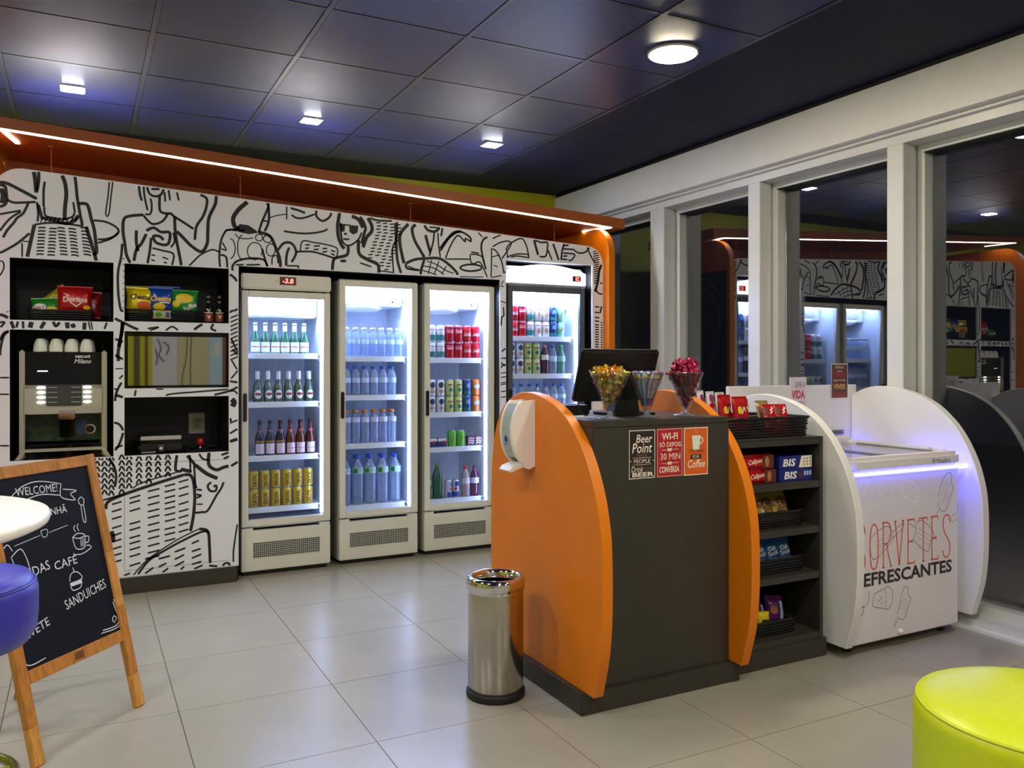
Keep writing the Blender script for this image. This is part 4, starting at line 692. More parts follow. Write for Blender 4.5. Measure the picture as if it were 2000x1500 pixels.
drink('blue_box', 2.34, yy, .747, 'white topped navy milk carton beside the bright green cans', 'small cartons', 0)
drink('lime_can', 2.425, yy, .747, 'bright green can with ochre sash, left one of the pair', 'bright green cans')
drink('lime_can', 2.495, yy, .747, 'bright green can with ochre sash, right one of the pair', 'bright green cans')
drink('choc_box', 2.575, yy, .747, 'brown swirl print milk carton beside the bright green cans', 'small cartons', 0)
drink('choc_box', 2.638, yy, .747, 'brown swirl print milk carton at the right end of its shelf', 'small cartons', 0)
drink('green_cap_soda', 2.236, yy+.02, .37, 'aqua soda bottle at the left end of the bottom shelf, red can cooler', 'bottles at the bottom of the red can cooler')
drink('green_soda', 2.318, yy+.02, .37, 'dark green soda bottle beside the two energy drink cans', 'bottles at the bottom of the red can cooler')
drink('energy_can', 2.395, yy, .37, 'blue and silver energy can next to the dark green bottle', 'energy drink cans', .6)
drink('energy_can', 2.46, yy+.01, .37, 'blue and silver energy can next to the pink juice bottle', 'energy drink cans', -.3)
drink('pink_soda', 2.54, yy+.01, .37, 'greyish pink juice bottle with a red cap', 'bottles at the bottom of the red can cooler')
drink('grape_soda', 2.615, yy+.01, .37, 'dark purple juice bottle at the right end of the bottom shelf', 'bottles at the bottom of the red can cooler')
yy = 5.60
row(['cola_can', 'cola_zero', 'lime_soda', 'white_can', 'white_can', 'blue_can', 'mint_can'], [2.93+.069*i for i in range(7)], yy, 1.567, ['plain red soda can', 'dark topped red can', 'silver and teal soda can', 'peach print soda can', 'pink stripe soda can', 'deep blue soda can', 'pale mint soda can'], 'top shelf of '+w4, 'cans on the top shelf of the arched light cooler', levels=2)
row(['berry_can', 'berry_can', 'pale_green_can', 'pale_green_can'], [2.905+.072*i for i in range(4)], yy, 1.28, ['dark berry print can']*2+['pale green soda can']*2, 'second shelf of '+w4, 'cans on the second shelf of the arched light cooler', levels=2)
drink('grape_top_soda', 3.20, yy, 1.28, 'dark purple soda bottle with a white label, arched light cooler', 'soda bottles in the arched light cooler')
drink('blue_cap_soda', 3.275, yy, 1.28, 'clear soda bottle with blue cap, arched light cooler', 'soda bottles in the arched light cooler')
drink('green_cap_soda', 3.35, yy, 1.28, 'aqua soda bottle with green cap, arched light cooler', 'soda bottles in the arched light cooler')
row('water', [2.92+.073*i for i in range(7)], yy, 1.0, 'blue cap water bottle', 'third shelf of '+w4, 'water bottles in the arched light cooler')

# ------------------------------------------------------------------ counter, shelf unit, freezer
EGG = [(2.638, .085), (2.612, .17), (2.59, .256), (2.578, .35), (2.573, .45), (2.573, .58), (2.581, .70), (2.60, .79), (2.622, .859), (2.652, .925), (2.686, .984), (2.727, 1.04), (2.772, 1.086), (2.82, 1.127), (2.877, 1.162), (2.94, 1.19), (3.011, 1.211), (3.075, 1.224), (3.14, 1.231), (3.20, 1.231), (3.255, 1.222), (3.305, 1.206), (3.351, 1.185), (3.395, 1.155), (3.433, 1.113), (3.465, 1.06), (3.487, 1.0), (3.505, .91), (3.515, .824), (3.52, .7), (3.52, .085)]
def smooth_open(P, sub=4):
    Q = []
    for i in range(len(P)-1):
        p0, p1, p2, p3 = P[max(i-1, 0)], P[i], P[i+1], P[min(i+2, len(P)-1)]
        for k in range(sub):
            t = k/sub
            Q.append(tuple(.5*(2*p1[c]+(p2[c]-p0[c])*t+(2*p0[c]-5*p1[c]+4*p2[c]-p3[c])*t*t+(3*p1[c]-p0[c]-3*p2[c]+p3[c])*t**3) for c in (0, 1)))
    return Q+[P[-1]]
EGG = smooth_open(EGG[:-1])+[EGG[-1]]
def egg_panel(name, x0, x1, material, parent, ymax=9, dz=0):
    pts = [p for p in EGG if p[0] <= ymax]
    if ymax < 9:
        k = len(pts); p0, p1 = EGG[k-1], EGG[k]; tt = (ymax-p0[0])/(p1[0]-p0[0])
        pts += [(ymax, p0[1]+tt*(p1[1]-p0[1])), (ymax, .085)]
    n = len(pts); bm = bmesh.new(); o = worg(parent)
    v0 = [bm.verts.new(Vector((x0, p[0], max(p[1]+dz, .03)))-o) for p in pts]; v1 = [bm.verts.new(Vector((x1, p[0], max(p[1]+dz, .03)))-o) for p in pts]
    f0 = bm.faces.new(v0); f1 = bm.faces.new(list(reversed(v1)))
    for i in range(n): bm.faces.new((v0[i], v1[i], v1[(i+1) % n], v0[(i+1) % n]))
    bmesh.ops.recalc_face_normals(bm, faces=bm.faces)
    rim = list(set(f0.edges) | set(f1.edges)); bmesh.ops.bevel(bm, geom=rim, offset=.0025, segments=1, affect='EDGES')
    me = bpy.data.meshes.new(name); bm.to_mesh(me); bm.free(); me.materials.append(material)
    return link_mesh(name, me, parent)
ctr = thing('sales_counter', 'dark grey sales counter between two rounded orange side panels', 'counter', (2.1, 3.05, 0))
m = MB(); m.box((1.70, 2.69, 0), (2.50, 3.5, .085), .002); m.build('plinth', M_DARK, ctr)
m = MB(); m.box((1.767, 2.71, .085), (2.458, 3.36, 1.105), .002); m.build('body', M_DARK, ctr)
m = MB(); m.box((1.767, 2.708, 1.105), (2.458, 3.40, 1.13), .002); m.build('countertop', M_DARK, ctr)
egg_panel('side_panel', 1.72, 1.767, M_ORANGE, ctr); egg_panel('side_panel', 2.459, 2.504, M_ORANGE, ctr)

shf = thing('snack_shelf_unit', 'dark grey open shelf unit with snacks between orange and white rounded panels', 'shelf unit', (2.79, 3.05, 0))
m = MB(); m.box((2.506, 2.735, 0), (3.075, 3.34, .085), .002); m.build('plinth', M_DARK, shf)
for x in (2.506, 3.035): m = MB(); m.box((x, 2.74, .085), (x+.022, 3.32, 1.016), .001); m.build('side_board', M_DARK, shf)
m = MB(); m.box((2.528, 3.3, .085), (3.035, 3.32, .98)); m.build('back_board', M_BLACK, shf)
for z in (.985, .785, .575, .365, .085): m = MB(); m.box((2.528, 2.742, z), (3.035, 3.30, z+.031), .001); m.build('shelf', M_DARK, shf)
m = MB(); m.box((2.506, 2.738, 1.0161), (3.057, 3.32, 1.020), .001); m.build('top_board', M_DARK, shf)

sur = thing('freezer_surround', 'white freezer niche with two rounded side panels and a back board', 'partition', (3.56, 3.1, 0))
egg_panel('side_panel', 3.088, 3.133, M_WHITE, sur, 3.372, -.03); egg_panel('side_panel', 3.99, 4.04, M_WHITE, sur, 3.372, 0)
m = MB(); m.box((3.06, 3.374, .04), (4.04, 3.40, 1.236), .003); m.build('back_board', M_WHITE, sur)
m = MB(); m.box((3.06, 3.36, 0), (3.08, 3.40, .04)); m.box((4.0, 3.36, 0), (4.02, 3.40, .09)); m.box((3.1, 2.9, 0), (3.12, 3.3, .055)); m.box((4.005, 2.9, 0), (4.03, 3.3, .085)); m.build('feet', M_PLASTIC, sur)

# chest freezer
FX0, FX1, FY0, FY1 = 3.15, 3.918, 2.655, 3.352
frz = thing('chest_freezer', 'white ice cream chest freezer with a glowing blue light line', 'freezer', ((FX0+FX1)/2, 3.0, 0))
M_FRZ = mat('freezer_white', (224, 220, 224), .35, noise=.015, nscale=5)
m = MB(); m.box((FX0, FY0, .05), (FX1, FY1, .836), .006); fb = m.build('body', M_FRZ, frz)
m = MB()
m.box((FX0-.003, FY0-.012, .846), (FX1+.003, FY0+.06, .918), .018); m.box((FX0-.003, FY1-.05, .86), (FX1+.003, FY1, .945), .01)
m.box((FX0-.003, FY0+.05, .85), (FX0+.04, FY1-.04, .92), .008); m.box((FX1-.04, FY0+.05, .85), (FX1+.003, FY1-.04, .92), .008)
rim = m.build('top_rim', M_FRZ, frz)
g1 = MB(); g1.box((FX0+.04, FY0+.055, .896), (FX0+.40, FY1-.045, .902)); g1.build('sliding_lid', glass('freezer_lid_glass', (226, 232, 240), .10, .02, .25), rim)
g1 = MB(); g1.box((FX0+.36, FY0+.055, .904), (FX1-.04, FY1-.045, .910)); g1.build('sliding_lid', glass('freezer_lid_glass'), rim)
m = MB(); m.box((FX1-.06, FY0+.12, .91), (FX1-.035, FY1-.12, .928), .005); m.build('lid_handle', M_FRZ, rim)
for z in (.952, .966): m = MB(); m.box((FX0, 3.36, z), (FX1, 3.372, z+.008)); m.build('rear_rail', mat('dark_alu', (110, 110, 112), .3, metal=.7, noise=.03), rim)
rp = MB(); pts = [(FX0+.005+k*(FX1-FX0-.01)/60, FY0-.006, .841+(.0012 if k % 2 else -.0012)) for k in range(61)]
rp.tube(pts, .0065, 8); rp.tube([(FX1-.01, FY0-.006, .841), (FX1+.03, FY0-.002, .841)], .006, 8); rp.lathe([(.0, -.03), (.012, -.028), (.012, .02), (0, .022)], 12, mtx=Matrix.Translation((FX1+.032, FY0-.004, .841)) @ Matrix.Rotation(PI/2, 4, 'Y'))
rp.tube([(FX1+.03, FY0-.0, .841), (FX1+.034, FY0+.1, .841), (FX1+.034, FY0+.3, .841)], .006, 8)
rp2 = MB(); rp2.tube([(FX1+.036, FY1-.1, .82), (FX1+.036, FY1+.01, .86), (FX1-.02, FY1+.012, .87)], .004, 6); rp2.build('led_rope', mat('blue_led_rope', (255, 255, 255), .5, emit=LAMP_ROPE, ergb=(60, 62, 255)), frz)
rp.build('led_rope', mat('blue_led_rope', (255, 255, 255), .5, emit=LAMP_ROPE, ergb=(60, 62, 255)), frz)
f = Flat(); f.text('Metalfrio', 0, 0, .105, .024)
for k in range(6): f.line([(-.075+.004*math.cos(k*PI/3), .002+.004*math.sin(k*PI/3)), (-.075+.012*math.cos(k*PI/3), .002+.012*math.sin(k*PI/3))], .005)
f.to((3.785, FY0-.0124, .878), (1, 0, 0), (0, 0, 1)).build('logo', mat('navy_print', (30, 30, 90), .5, noise=.03), rim)
yq = FY0-.0007
def letters(s, x0, x1, z0, z1, material, name, **k):
    f = Flat(); f.text(s, (x0+x1)/2, (z0+z1)/2, x1-x0, z1-z0, **k); f.to((0, yq, 0), (1, 0, 0), (0, 0, 1)).build(name, material, fb)
def thin_letters(x0, x1, z0, z1, w=.0075):
    """SORVETES in tall single-line letters."""
    L = {'S': [[(.95,.82),(.8,.97),(.5,1),(.2,.95),(.08,.78),(.25,.6),(.7,.42),(.92,.25),(.8,.06),(.5,0),(.2,.04),(.05,.18)]],
         'O': [[(.5,1),(.18,.9),(.05,.5),(.18,.1),(.5,0),(.82,.1),(.95,.5),(.82,.9),(.5,1)]],
         'R': [[(.12,0),(.12,1)],[(0,1),(.55,1),(.88,.9),(.9,.68),(.6,.54),(.12,.53)],[(.5,.53),(.7,.25),(1,0)],[(0,0),(.25,0)],[(.88,0),(1,0)]],
         'V': [[(.05,1),(.5,0)],[(.95,1),(.5,0)],[(-.05,1),(.2,1)],[(.8,1),(1.05,1)]],
         'E': [[(.12,0),(.12,1)],[(0,1),(.85,1),(.85,.93)],[(.12,.5),(.6,.5)],[(.6,.46),(.6,.54)],[(0,0),(.9,0),(.9,.07)]],
         'T': [[(.5,0),(.5,1)],[(.02,.93),(.02,1),(.98,1),(.98,.93)],[(.35,0),(.65,0)]]}
    f = Flat(); n = 8; cw = (x1-x0)/n
    for i, c in enumerate('SORVETES'):
        for pl in L[c]: 
            pp = [(x0+cw*(i+.14)+cw*.72*u, z0+(z1-z0)*v) for u, v in pl]
            f.put(ribbon(pp, w, sub=4 if len(pl) > 4 else 1, cap=False))
    return f
thin_letters(3.165, 3.868, .392, .603).to((0, yq, 0), (1, 0, 0), (0, 0, 1)).build('lettering', mat('coral_print', (222, 96, 66), .5, noise=.03), fb, label='tall thin coral lettering')
letters('REFRESCANTES', 3.165, 3.866, .315, .379, mat('plum_print', (52, 38, 48), .5, noise=.03), 'lettering', bold=.03)
FDARK=[(4,[3760,701,3788,763,3816,800,3843,813,3866,797,3860,765,3877,732,3854,686,3827,638,3804,622,3777,635,3757,669]),(2,[3788,706,3816,761,3832,781]),(2,[3804,690,3832,745,3854,751]),(2,[3788,663,3843,730]),(2,[3810,647,3860,722]),(3,[3771,636,3744,610]),(4,[3459,157,3475,199,3495,259,3516,284,3537,271,3537,239,3557,219,3531,171,3516,139,3495,128,3464,142]),(2,[3480,178,3511,236]),(2,[3495,162,3526,227]),(2,[3505,150,3542,218]),(3,[3459,147,3434,102,3454,120,3470,138]),(4,[3294,257,3304,276,3373,294,3393,299,3419,282,3427,254,3419,214,3393,193,3363,199,3294,217,3289,238,3294,257]),(3,[3373,294,3383,246,3378,199]),(2,[3309,255,3358,215]),(2,[3309,228,3368,261]),(2,[3329,270,3373,220]),(4,[3429,554,3480,584,3505,588,3490,562,3419,521]),(4,[3270,515,3279,541,3329,570,3388,585,3424,554,3419,514,3368,471,3299,438,3275,468,3270,515]),(2,[3309,498,3398,570]),(2,[3319,477,3409,549]),(2,[3339,468,3419,528]),(4,[3542,585,3594,553,3584,498,3679,436,3701,486,3728,498,3712,542,3636,591,3594,580,3594,553]),(2,[3605,538,3701,486]),(2,[3605,517,3695,462]),(2,[3610,558,3706,507]),(4,[3260,295,3260,255,3236,225,3202,236,3192,264]),(4,[3178,246,3202,216,3226,226,3221,193,3192,184,3168,194]),(3,[3911,653,3905,611,3866,592,3866,564,3911,574])]
FPALE=[(6,[3434,779,3490,769,3500,788,3552,789,3605,754,3599,688,3552,698,3500,726,3490,762]),(5,[3521,766,3573,746,3578,728,3526,745]),(5,[3173,724,3211,807,3240,822,3255,804,3221,733]),(3,[3202,728,3236,806]),(4,[3319,780,3358,710,3388,697,3424,718,3429,786]),(4,[3712,132,3854,113,3832,55,3744,71]),(4,[3728,151,3849,117]),(4,[3744,99,3843,78])]
for L, mt, nm in ((FDARK, mat('grey_line', (110, 96, 106), .5, noise=.04), 'ice_lolly_drawing'), (FPALE, mat('pale_line', (240, 238, 238), .5, noise=.01), 'pale_drawing')):
    mb = MB()
    for w, fl_ in L: draw(mb, w*.8, fl_, test=lambda x, z: FX0 < x < FX1 and .06 < z < .83, y=FY0-.0005)
    mb.build(nm, mt, fb)
for (x, y) in ((3.2, 2.72), (3.87, 2.72), (3.2, 3.28), (3.87, 3.28)):
    m = MB(); m.lathe([(0, -.011), (.02, -.009), (.021, 0), (.02, .009), (0, .011)], 16, mtx=Matrix.Translation((x, y, .021)) @ Matrix.Rotation(PI/2, 4, 'Y'))
    m.box((x-.016, y-.004, .02), (x-.012, y+.02, .05)); m.box((x+.012, y-.004, .02), (x+.016, y+.02, .05)); m.box((x-.018, y-.01, .044), (x+.018, y+.026, .05)); m.build('caster', M_PLASTIC, frz)
m = MB(); m.lathe([(0, -.018), (.012, -.017), (.014, -.008), (.014, .002)], 14, mtx=Matrix.Translation((3.475, FY0, .075)) @ Matrix.Rotation(-PI/2, 4, 'X')); m.build('drain_plug', mat('ivory_plastic', (236, 230, 212), .4, noise=.02), frz)

# cards on the white back board
def card(name, label, x0, x1, z0, z1, y, rows, base, border=None, th=.003):
    m = MB(); m.box((x0, y-th, z0), (x1, y, z1)); o = m.build(name, base, loc=((x0+x1)/2, y, z0)); tag(o, label, 'sign')
    if border:
        f = Flat(); b = .004
        f.rect(x0, z0, x1, z0+b); f.rect(x0, z1-b, x1, z1); f.rect(x0, z0+b, x0+b, z1-b); f.rect(x1-b, z0+b, x1, z1-b)
        f.to((0, y-th-.0003, 0), (1, 0, 0), (0, 0, 1)).build('border', border, o)
    w, h = x1-x0, z1-z0
    for fn, mt, nm in rows:
        f = Flat(); fn(f, w, h); f.v = [(p[0]+(x0+x1)/2, p[1]+z0) for p in f.v]
        f.to((0, y-th-.0006, 0), (1, 0, 0), (0, 0, 1)).build(nm, mt, o)
    return o
def T(s, cx, cy_, w, h, **k): return lambda f, W, H: f.text(s, cx*W, cy_*H, w*W, h*H, **k)
def many(*fs): return lambda f, W, H: [g_(f, W, H) for g_ in fs]
def bar(x0, y0, x1, y1): return lambda f, W, H: f.rect(x0*W, y0*H, x1*W, y1*H)
def ln(pts, w): return lambda f, W, H: f.line([(p[0]*W, p[1]*H) for p in pts], w)
M_CREAMT = mat('cream_print', (238, 226, 206), .5, noise=.02)
card('wall_card', 'white card reading vida in red on the white back board', 3.50, 3.628, 1.05, 1.282, 3.373, [(T('LEVE A', .1, .82, .6, .13, bold=.01), mat('grey_violet_print', (96, 84, 120), .5, noise=.03), 'lettering'), (T('VIDA', 0, .58, .78, .2, bold=.03), M_RED, 'lettering'), (T('ADENTRO', 0, .34, .8, .14), mat('rose_grey_print', (150, 100, 120), .5, noise=.03), 'lettering')], mat('lilac_card', (226, 216, 226), .5, noise=.01))
card('wall_card', 'dark brown card with red and cream words on the white back board', 3.826, 3.962, 1.157, 1.358, 3.373, [(many(T('NUNCA', 0, .9, .5, .08), bar(-.15, .77, .15, .79), T('que te faz', 0, .52, .7, .08)), M_CREAMT, 'lettering'), (many(T('TUDO', 0, .68, .66, .12, bold=.02), T('INTENSO', 0, .1, .8, .12)), M_RED, 'lettering'), (T('VIVER', 0, .34, .72, .15, bold=.02), mat('mustard_print', (222, 170, 90), .5, noise=.03), 'lettering')], mat('brown_card', (92, 58, 48), .5, noise=.08), M_CREAMT)
# three posters on the counter front
YP = 2.7098
card('poster', 'black chalk style poster about beer on the counter front', 1.934, 2.064, .893, 1.089, YP, [
    (many(T('Beer', .08, .82, .62, .17, shear=.2, bold=.01), T('Point', 0, .63, .76, .2, shear=.2, bold=.01), T('PEOPLE', 0, .36, .62, .08), T('Drink', -.18, .2, .45, .12, shear=.25), T('BEER', .04, .085, .82, .09, bold=.03), ln([(-.36, .43), (.36, .43)], .0015), ln([(-.36, .29), (.36, .29)], .0015), ln([(-.4, .36), (-.44, .37)], .003), ln([(.4, .36), (.44, .37)], .003)), M_CREAMT, 'lettering'),
    (many(T('MAKE', 0, .48, .4, .06), T('GOOD', .26, .19, .34, .08)), mat('taupe_print', (120, 104, 96), .5, noise=.03), 'lettering')], mat('black_poster', (40, 30, 28), .5, noise=.15, nscale=60), mat('pale_frame_print', (206, 200, 190), .5, noise=.02))
card('poster', 'red poster about wi-fi between two other posters', 2.073, 2.204, .893, 1.090, YP, [
    (many(T('WI-FI', 0, .84, .62, .14, bold=.02), T('S\u00d3 DEPOIS', .02, .68, .84, .12, bold=.01), T('30 MIN', .02, .42, .78, .13), T('CONVERSA', -.02, .15, .78, .13, bold=.02), ln([(-.34, .555), (.34, .565)], .0018), ln([(-.34, .275), (.34, .285)], .0018), bar(-.09, .53, .07, .59), bar(-.09, .25, .07, .31)), M_CREAMT, 'lettering')], mat('crimson_poster', (176, 32, 40), .5, noise=.04), mat('pink_frame_print', (226, 140, 136), .5, noise=.02))
def cup(f, W, H):
    f.poly([(-.17*W, .83*H), (.19*W, .83*H), (.13*W, .53*H), (-.12*W, .53*H)]); f.line([(.18*W, .79*H), (.27*W, .76*H), (.28*W, .70*H), (.16*W, .64*H)], .005)
card('poster', 'orange poster with a white coffee cup on the counter front', 2.211, 2.339, .891, 1.090, YP, [
    (cup, mat('mint_white_print', (222, 232, 220), .5, noise=.08, nscale=90), 'cup_print'), (many(T('IT\'S TIME', .02, .5, .62, .07), bar(-.22, .34, .22, .43)), M_TXTK, 'lettering'), (many(ln([(-.04, .86), (.0, .9), (-.02, .95), (.02, .99)], .0018), ln([(.05, .86), (.06, .91), (.04, .94)], .0018)), mat('pale_orange_print', (240, 180, 130), .5, noise=.02), 'steam'),
    (T('Coffee', .02, .24, .72, .17, shear=.25, bold=.01), M_CREAMT, 'lettering')], mat('burnt_orange_poster', (216, 96, 22), .5, noise=.03), M_CREAMT)
f = Flat(); f.text('FOR', 2.275, .891+.385*.199, .036, .012); f.to((0, YP-.0042, 0), (1, 0, 0), (0, 0, 1)).build('lettering', M_CREAMT, [o for o in COL.objects if o.name.startswith('poster') and 'orange' in o['label']][0])

# paper dispenser on the orange side panel
dsp = thing('paper_dispenser', 'white wall paper dispenser fixed to the orange side panel', 'dispenser', (1.719, 3.15, .92))
prof = [(0, .0), (-.03, -.012), (-.055, .0)]; 
for k in range(0, 15):
    a = -1.12+k/14*2.2; prof.append((-.02-.092*math.cos(a), .148+.15*math.sin(a)))
prof += [(-.03, .28), (0, .283)]
for (ya, yb, nm) in ((3.088, 3.108, 'side_cheek'), (3.187, 3.203, 'side_cheek')):
    m = MB(); m.prism([(-p[0], p[1]) for p in prof], (1.719, yb, .917), (-1, 0, 0), (0, 0, 1), yb-ya) if False else m.prism([(p[0], p[1]) for p in prof], (1.719, yb, .917), (1, 0, 0), (0, 0, 1), yb-ya)
    m.build(nm, mat('dispenser_white', (236, 230, 220), .35, noise=.01), dsp)
win = [(p[0]*.985, p[1]) for p in prof[5:17]]+[(0, .27), (0, .02)]
m = MB(); m.prism(win, (1.719, 3.187, .917), (1, 0, 0), (0, 0, 1), .079); wn = m.build('smoked_window', mat('smoked_grey_plastic', (176, 180, 178), .18, noise=.03), dsp)
m = MB(); m.prism([(-.055, .004), (-.105, -.012), (-.118, -.028), (-.112, -.034), (-.06, -.016), (0, -.012), (0, .01)], (1.719, 3.195, .93), (1, 0, 0), (0, 0, 1), .1); m.build('tray', mat('dispenser_white'), dsp)
f = Flat(); f.disc(0, 0, .012, .014); f.rect(-.013, -.024, .013, -.02)
f.to((1.719-.1115, 3.147, 1.035), (0, -1, 0), (0, 0, 1), .0006).build('logo', M_BLUE, wn)

# steel bin
bn = thing('waste_bin', 'round brushed steel waste bin with open top beside the counter', 'bin', (1.507, 3.04, 0))
m = MB(); m.lathe([(.112, .028), (.114, .03), (.114, .44)], 48, cap=False); m.build('body', M_STEEL, bn, False)
m = MB(); m.lathe([(.116, .438), (.121, .44), (.1215, .47), (.118, .482), (.108, .49), (.096, .487), (.09, .478), (.09, .36), (.1, .36), (.116, .438)], 48, cap=False); m.build('rim', M_CHROME, bn, False)
m = MB(); m.lathe([(.118, 0), (.1205, .004), (.1205, .026), (.116, .032)], 48); m.build('base_ring', M_RUBBER, bn, False)
m = MB(); m.lathe([(0, .05), (.094, .05), (.096, .36)], 40, cap=False); m.build('inner_bucket', mat('bin_inside', (24, 24, 26), .4, noise=.1), bn, False)

# ------------------------------------------------------------------ baskets, bags and packs
M_WICKER = mat('black_wicker', (22, 21, 22), .42, noise=.25, nscale=90)
def basket(label, x0, x1, y0, y1, z, h, group, flare=.012, rot=0):
    cx, cy_ = (x0+x1)/2, (y0+y1)/2; hx, hy = (x1-x0)/2, (y1-y0)/2
    t = thing('wicker_basket', label, 'basket', (cx, cy_, z), (0, 0, rot), group)
    w = MB(); rows = max(4, int(h/.0115))
    for r in range(rows):
        fz = (r+.5)/rows; ax, ay = hx-flare*(1-fz)-.004, hy-flare*(1-fz)-.004; pts = []
        per = 2*(2*ax+2*ay); n = int(per/.012)
        corners = [(-ax, -ay), (ax, -ay), (ax, ay), (-ax, ay)]
        L = [2*ax, 2*ay, 2*ax, 2*ay]
        for s_ in range(4):
            a, b = corners[s_], corners[(s_+1) % 4]; m_ = max(3, int(L[s_]/.012))
            nx, ny = (0, -1), (1, 0)
            nr = [(0, -1), (1, 0), (0, 1), (-1, 0)][s_]
            for q in range(m_):
                u = q/m_; off = .0042*math.sin((q+r)*PI+.5)
                pts.append((a[0]+(b[0]-a[0])*u+nr[0]*off, a[1]+(b[1]-a[1])*u+nr[1]*off, fz*h))
        w.tube(pts, h/rows*.47, 5, closed=True)
    w.build('weave', M_WICKER, t, False)
    rm = MB(); pts = [(-hx, -hy, h), (hx, -hy, h), (hx, hy, h), (-hx, hy, h)]; P = []
    for s_ in range(4):
        a, b = pts[s_], pts[(s_+1) % 4]
        for q in range(8): P.append((a[0]+(b[0]-a[0])*q/8, a[1]+(b[1]-a[1])*q/8, h+.0015*(q % 2)))
    rm.tube(P, .0055, 6, closed=True); rm.build('rim', M_WICKER, t, False)
    b = MB(); b.box((-hx+flare+.004, -hy+flare+.004, 0), (hx-flare-.004, hy-flare-.004, .005)); b.build('base', M_WICKER, t, False)
    return t
def foil(name, rgb): return mat(name, rgb, .26, metal=.15, noise=.06, nscale=30, bump=.5)
def pillow_fn(w, h, d):
    def th(x, z):
        u, v = min(1, abs(x)/(w/2)), min(1, abs(z-h/2)/(h/2))
        return d/2*max(0, 1-u**2.6)**.6*max(0, 1-v**3)**.7+.0012
    return th
def bag(name, label, cat, x, y, z, w, h, d, material, prints, rot=(0, 0, 0), group=None):
    """Sealed foil bag standing on its lower seam; prints are (Flat, material, part name) in bag coordinates (x, z)."""
    t = thing(name, label, cat, (x, y, z), rot, group)
    th = pillow_fn(w, h*.92, d); nx, nz = 14, 14; vs = []; fs = []
    sd = random.Random(len(label))
    for s_ in (-1, 1):
        for j in range(nz+1):
            for i in range(nx+1):
                xx = (i/nx-.5)*w; zz = h*.04+j/nz*h*.92; e = th(xx, zz-h*.04)
                wob = sd.uniform(-.0016, .0016) if 0 < i < nx and 0 < j < nz else 0
                pin = 1-.05*math.sin(j/nz*PI)
                vs.append((xx*pin, s_*(e+wob), zz))
    N = (nx+1)*(nz+1)
    for s_ in (0, 1):
        for j in range(nz):
            for i in range(nx):
                a = s_*N+j*(nx+1)+i; q = (a, a+1, a+nx+2, a+nx+1); fs.append(q if s_ == 0 else tuple(reversed(q)))
    m = MB(); m.add(vs, fs, True); body = m.build('bag_body', material, t, False)
    for zz in (0, h*.955):
        n = 22; sm = MB()
        for k in range(n):
            xa_, xb_ = -w/2+w*k/n, -w/2+w*(k+1)/n; o_ = .0012*(1 if k % 2 else -1)
            sm.box((xa_, -.0012+o_, zz), (xb_, .0012+o_, zz+h*.05))
        sm.build('crimped_seam', material, t, False)
    def fn(p): return Vector((p[0], -th(p[0], p[1]-h*.04)-.0022, p[1]))
    for f, mt, nm in prints:
        fm = MB()
        # subdivide large faces so the print follows the bulge
        bm = bmesh.new(); bv = [bm.verts.new((p[0], p[1], 0)) for p in f.v]
        for q in f.f:
            try: bm.faces.new([bv[i] for i in q])
            except ValueError: pass
        bmesh.ops.triangulate(bm, faces=bm.faces)
        for _ in range(3):
            le = [e for e in bm.edges if e.calc_length() > .02]
            if le: bmesh.ops.subdivide_edges(bm, edges=le, cuts=1); bmesh.ops.triangulate(bm, faces=[g_ for g_ in bm.faces if len(g_.verts) > 3])
        bm.verts.index_update()
        extra = .0006*([q[2] for q in prints].index(nm))
        fm.add([fn((v.co.x, v.co.y))-Vector((0, extra+.0004*prints.index((f, mt, nm)), 0)) for v in bm.verts], [[v.index for v in g_.verts] for g_ in bm.faces]); bm.free()
        fm.build(nm, mt, body, False)
    return t
NB = 1.6045
basket('small black wicker basket of crisps in the upper left niche', -.275, .06, 5.440, 5.650, NB-.001, .062, 'wicker baskets')
f1 = Flat(); f1.text('Doritos', .0, .082, .125, .032, bold=.025)
f2 = Flat(); f2.poly([(-.03, .064), (.005, .036), (.035, .064), (.028, .064), (.005, .045), (-.022, .064)]); f2.line([(-.06, .115), (-.04, .108), (-.03, .1)], .004)
f3 = Flat(); f3.disc(.06, .036, .02, .011)
bag('crisp_bag', 'red crisp bag with white lettering in the upper left niche', 'snack bag', -.035, 5.500, NB+.045, .185, .165, .07, foil('red_foil', (188, 20, 26)), [(f1, M_TXTW, 'lettering'), (f2, M_TXTW, 'flash'), (f3, M_YEL, 'crisp_print'), (Flat().rect(-.07, .008, .05, .022), mat('orange_print', (220, 96, 20), .4, noise=.1), 'flame_print')], (-.1, 0, .05), 'crisp bags')
bag('crisp_bag', 'dark red crisp bag tucked behind the red one, upper left niche', 'snack bag', .02, 5.590, NB+.03, .16, .16, .05, foil('dark_red_foil', (150, 16, 24)), [(Flat().disc(.02, .07, .03, .02), M_TXTW, 'flash')], (-.08, .06, -.1), 'crisp bags')
f1 = Flat(); f1.disc(-.03, .05, .035, .028); f2 = Flat(); f2.text("Lay's", -.03, .055, .056, .024, shear=.2, bold=.02); f3 = Flat(); f3.disc(.035, .04, .03, .018)
bag('crisp_bag', 'green crisp bag with a round emblem at the left of its basket', 'snack bag', -.185, 5.495, NB+.02, .14, .115, .06, foil('green_foil', (44, 140, 46)), [(f1, M_TXTW, 'emblem'), (f2, M_RED, 'lettering'), (f3, M_YEL, 'crisp_print')], (-.15, -.05, 0), 'crisp bags')
bag('crisp_bag', 'yellow crisp bag lying tilted behind the green one', 'snack bag', -.2, 5.590, NB+.085, .09, .17, .05, foil('yellow_foil', (206, 186, 30)), [(Flat().disc(.0, .07, .028, .04), M_YEL, 'crisp_print')], (-.2, .85, 0), 'crisp bags')
NB2 = 1.6105
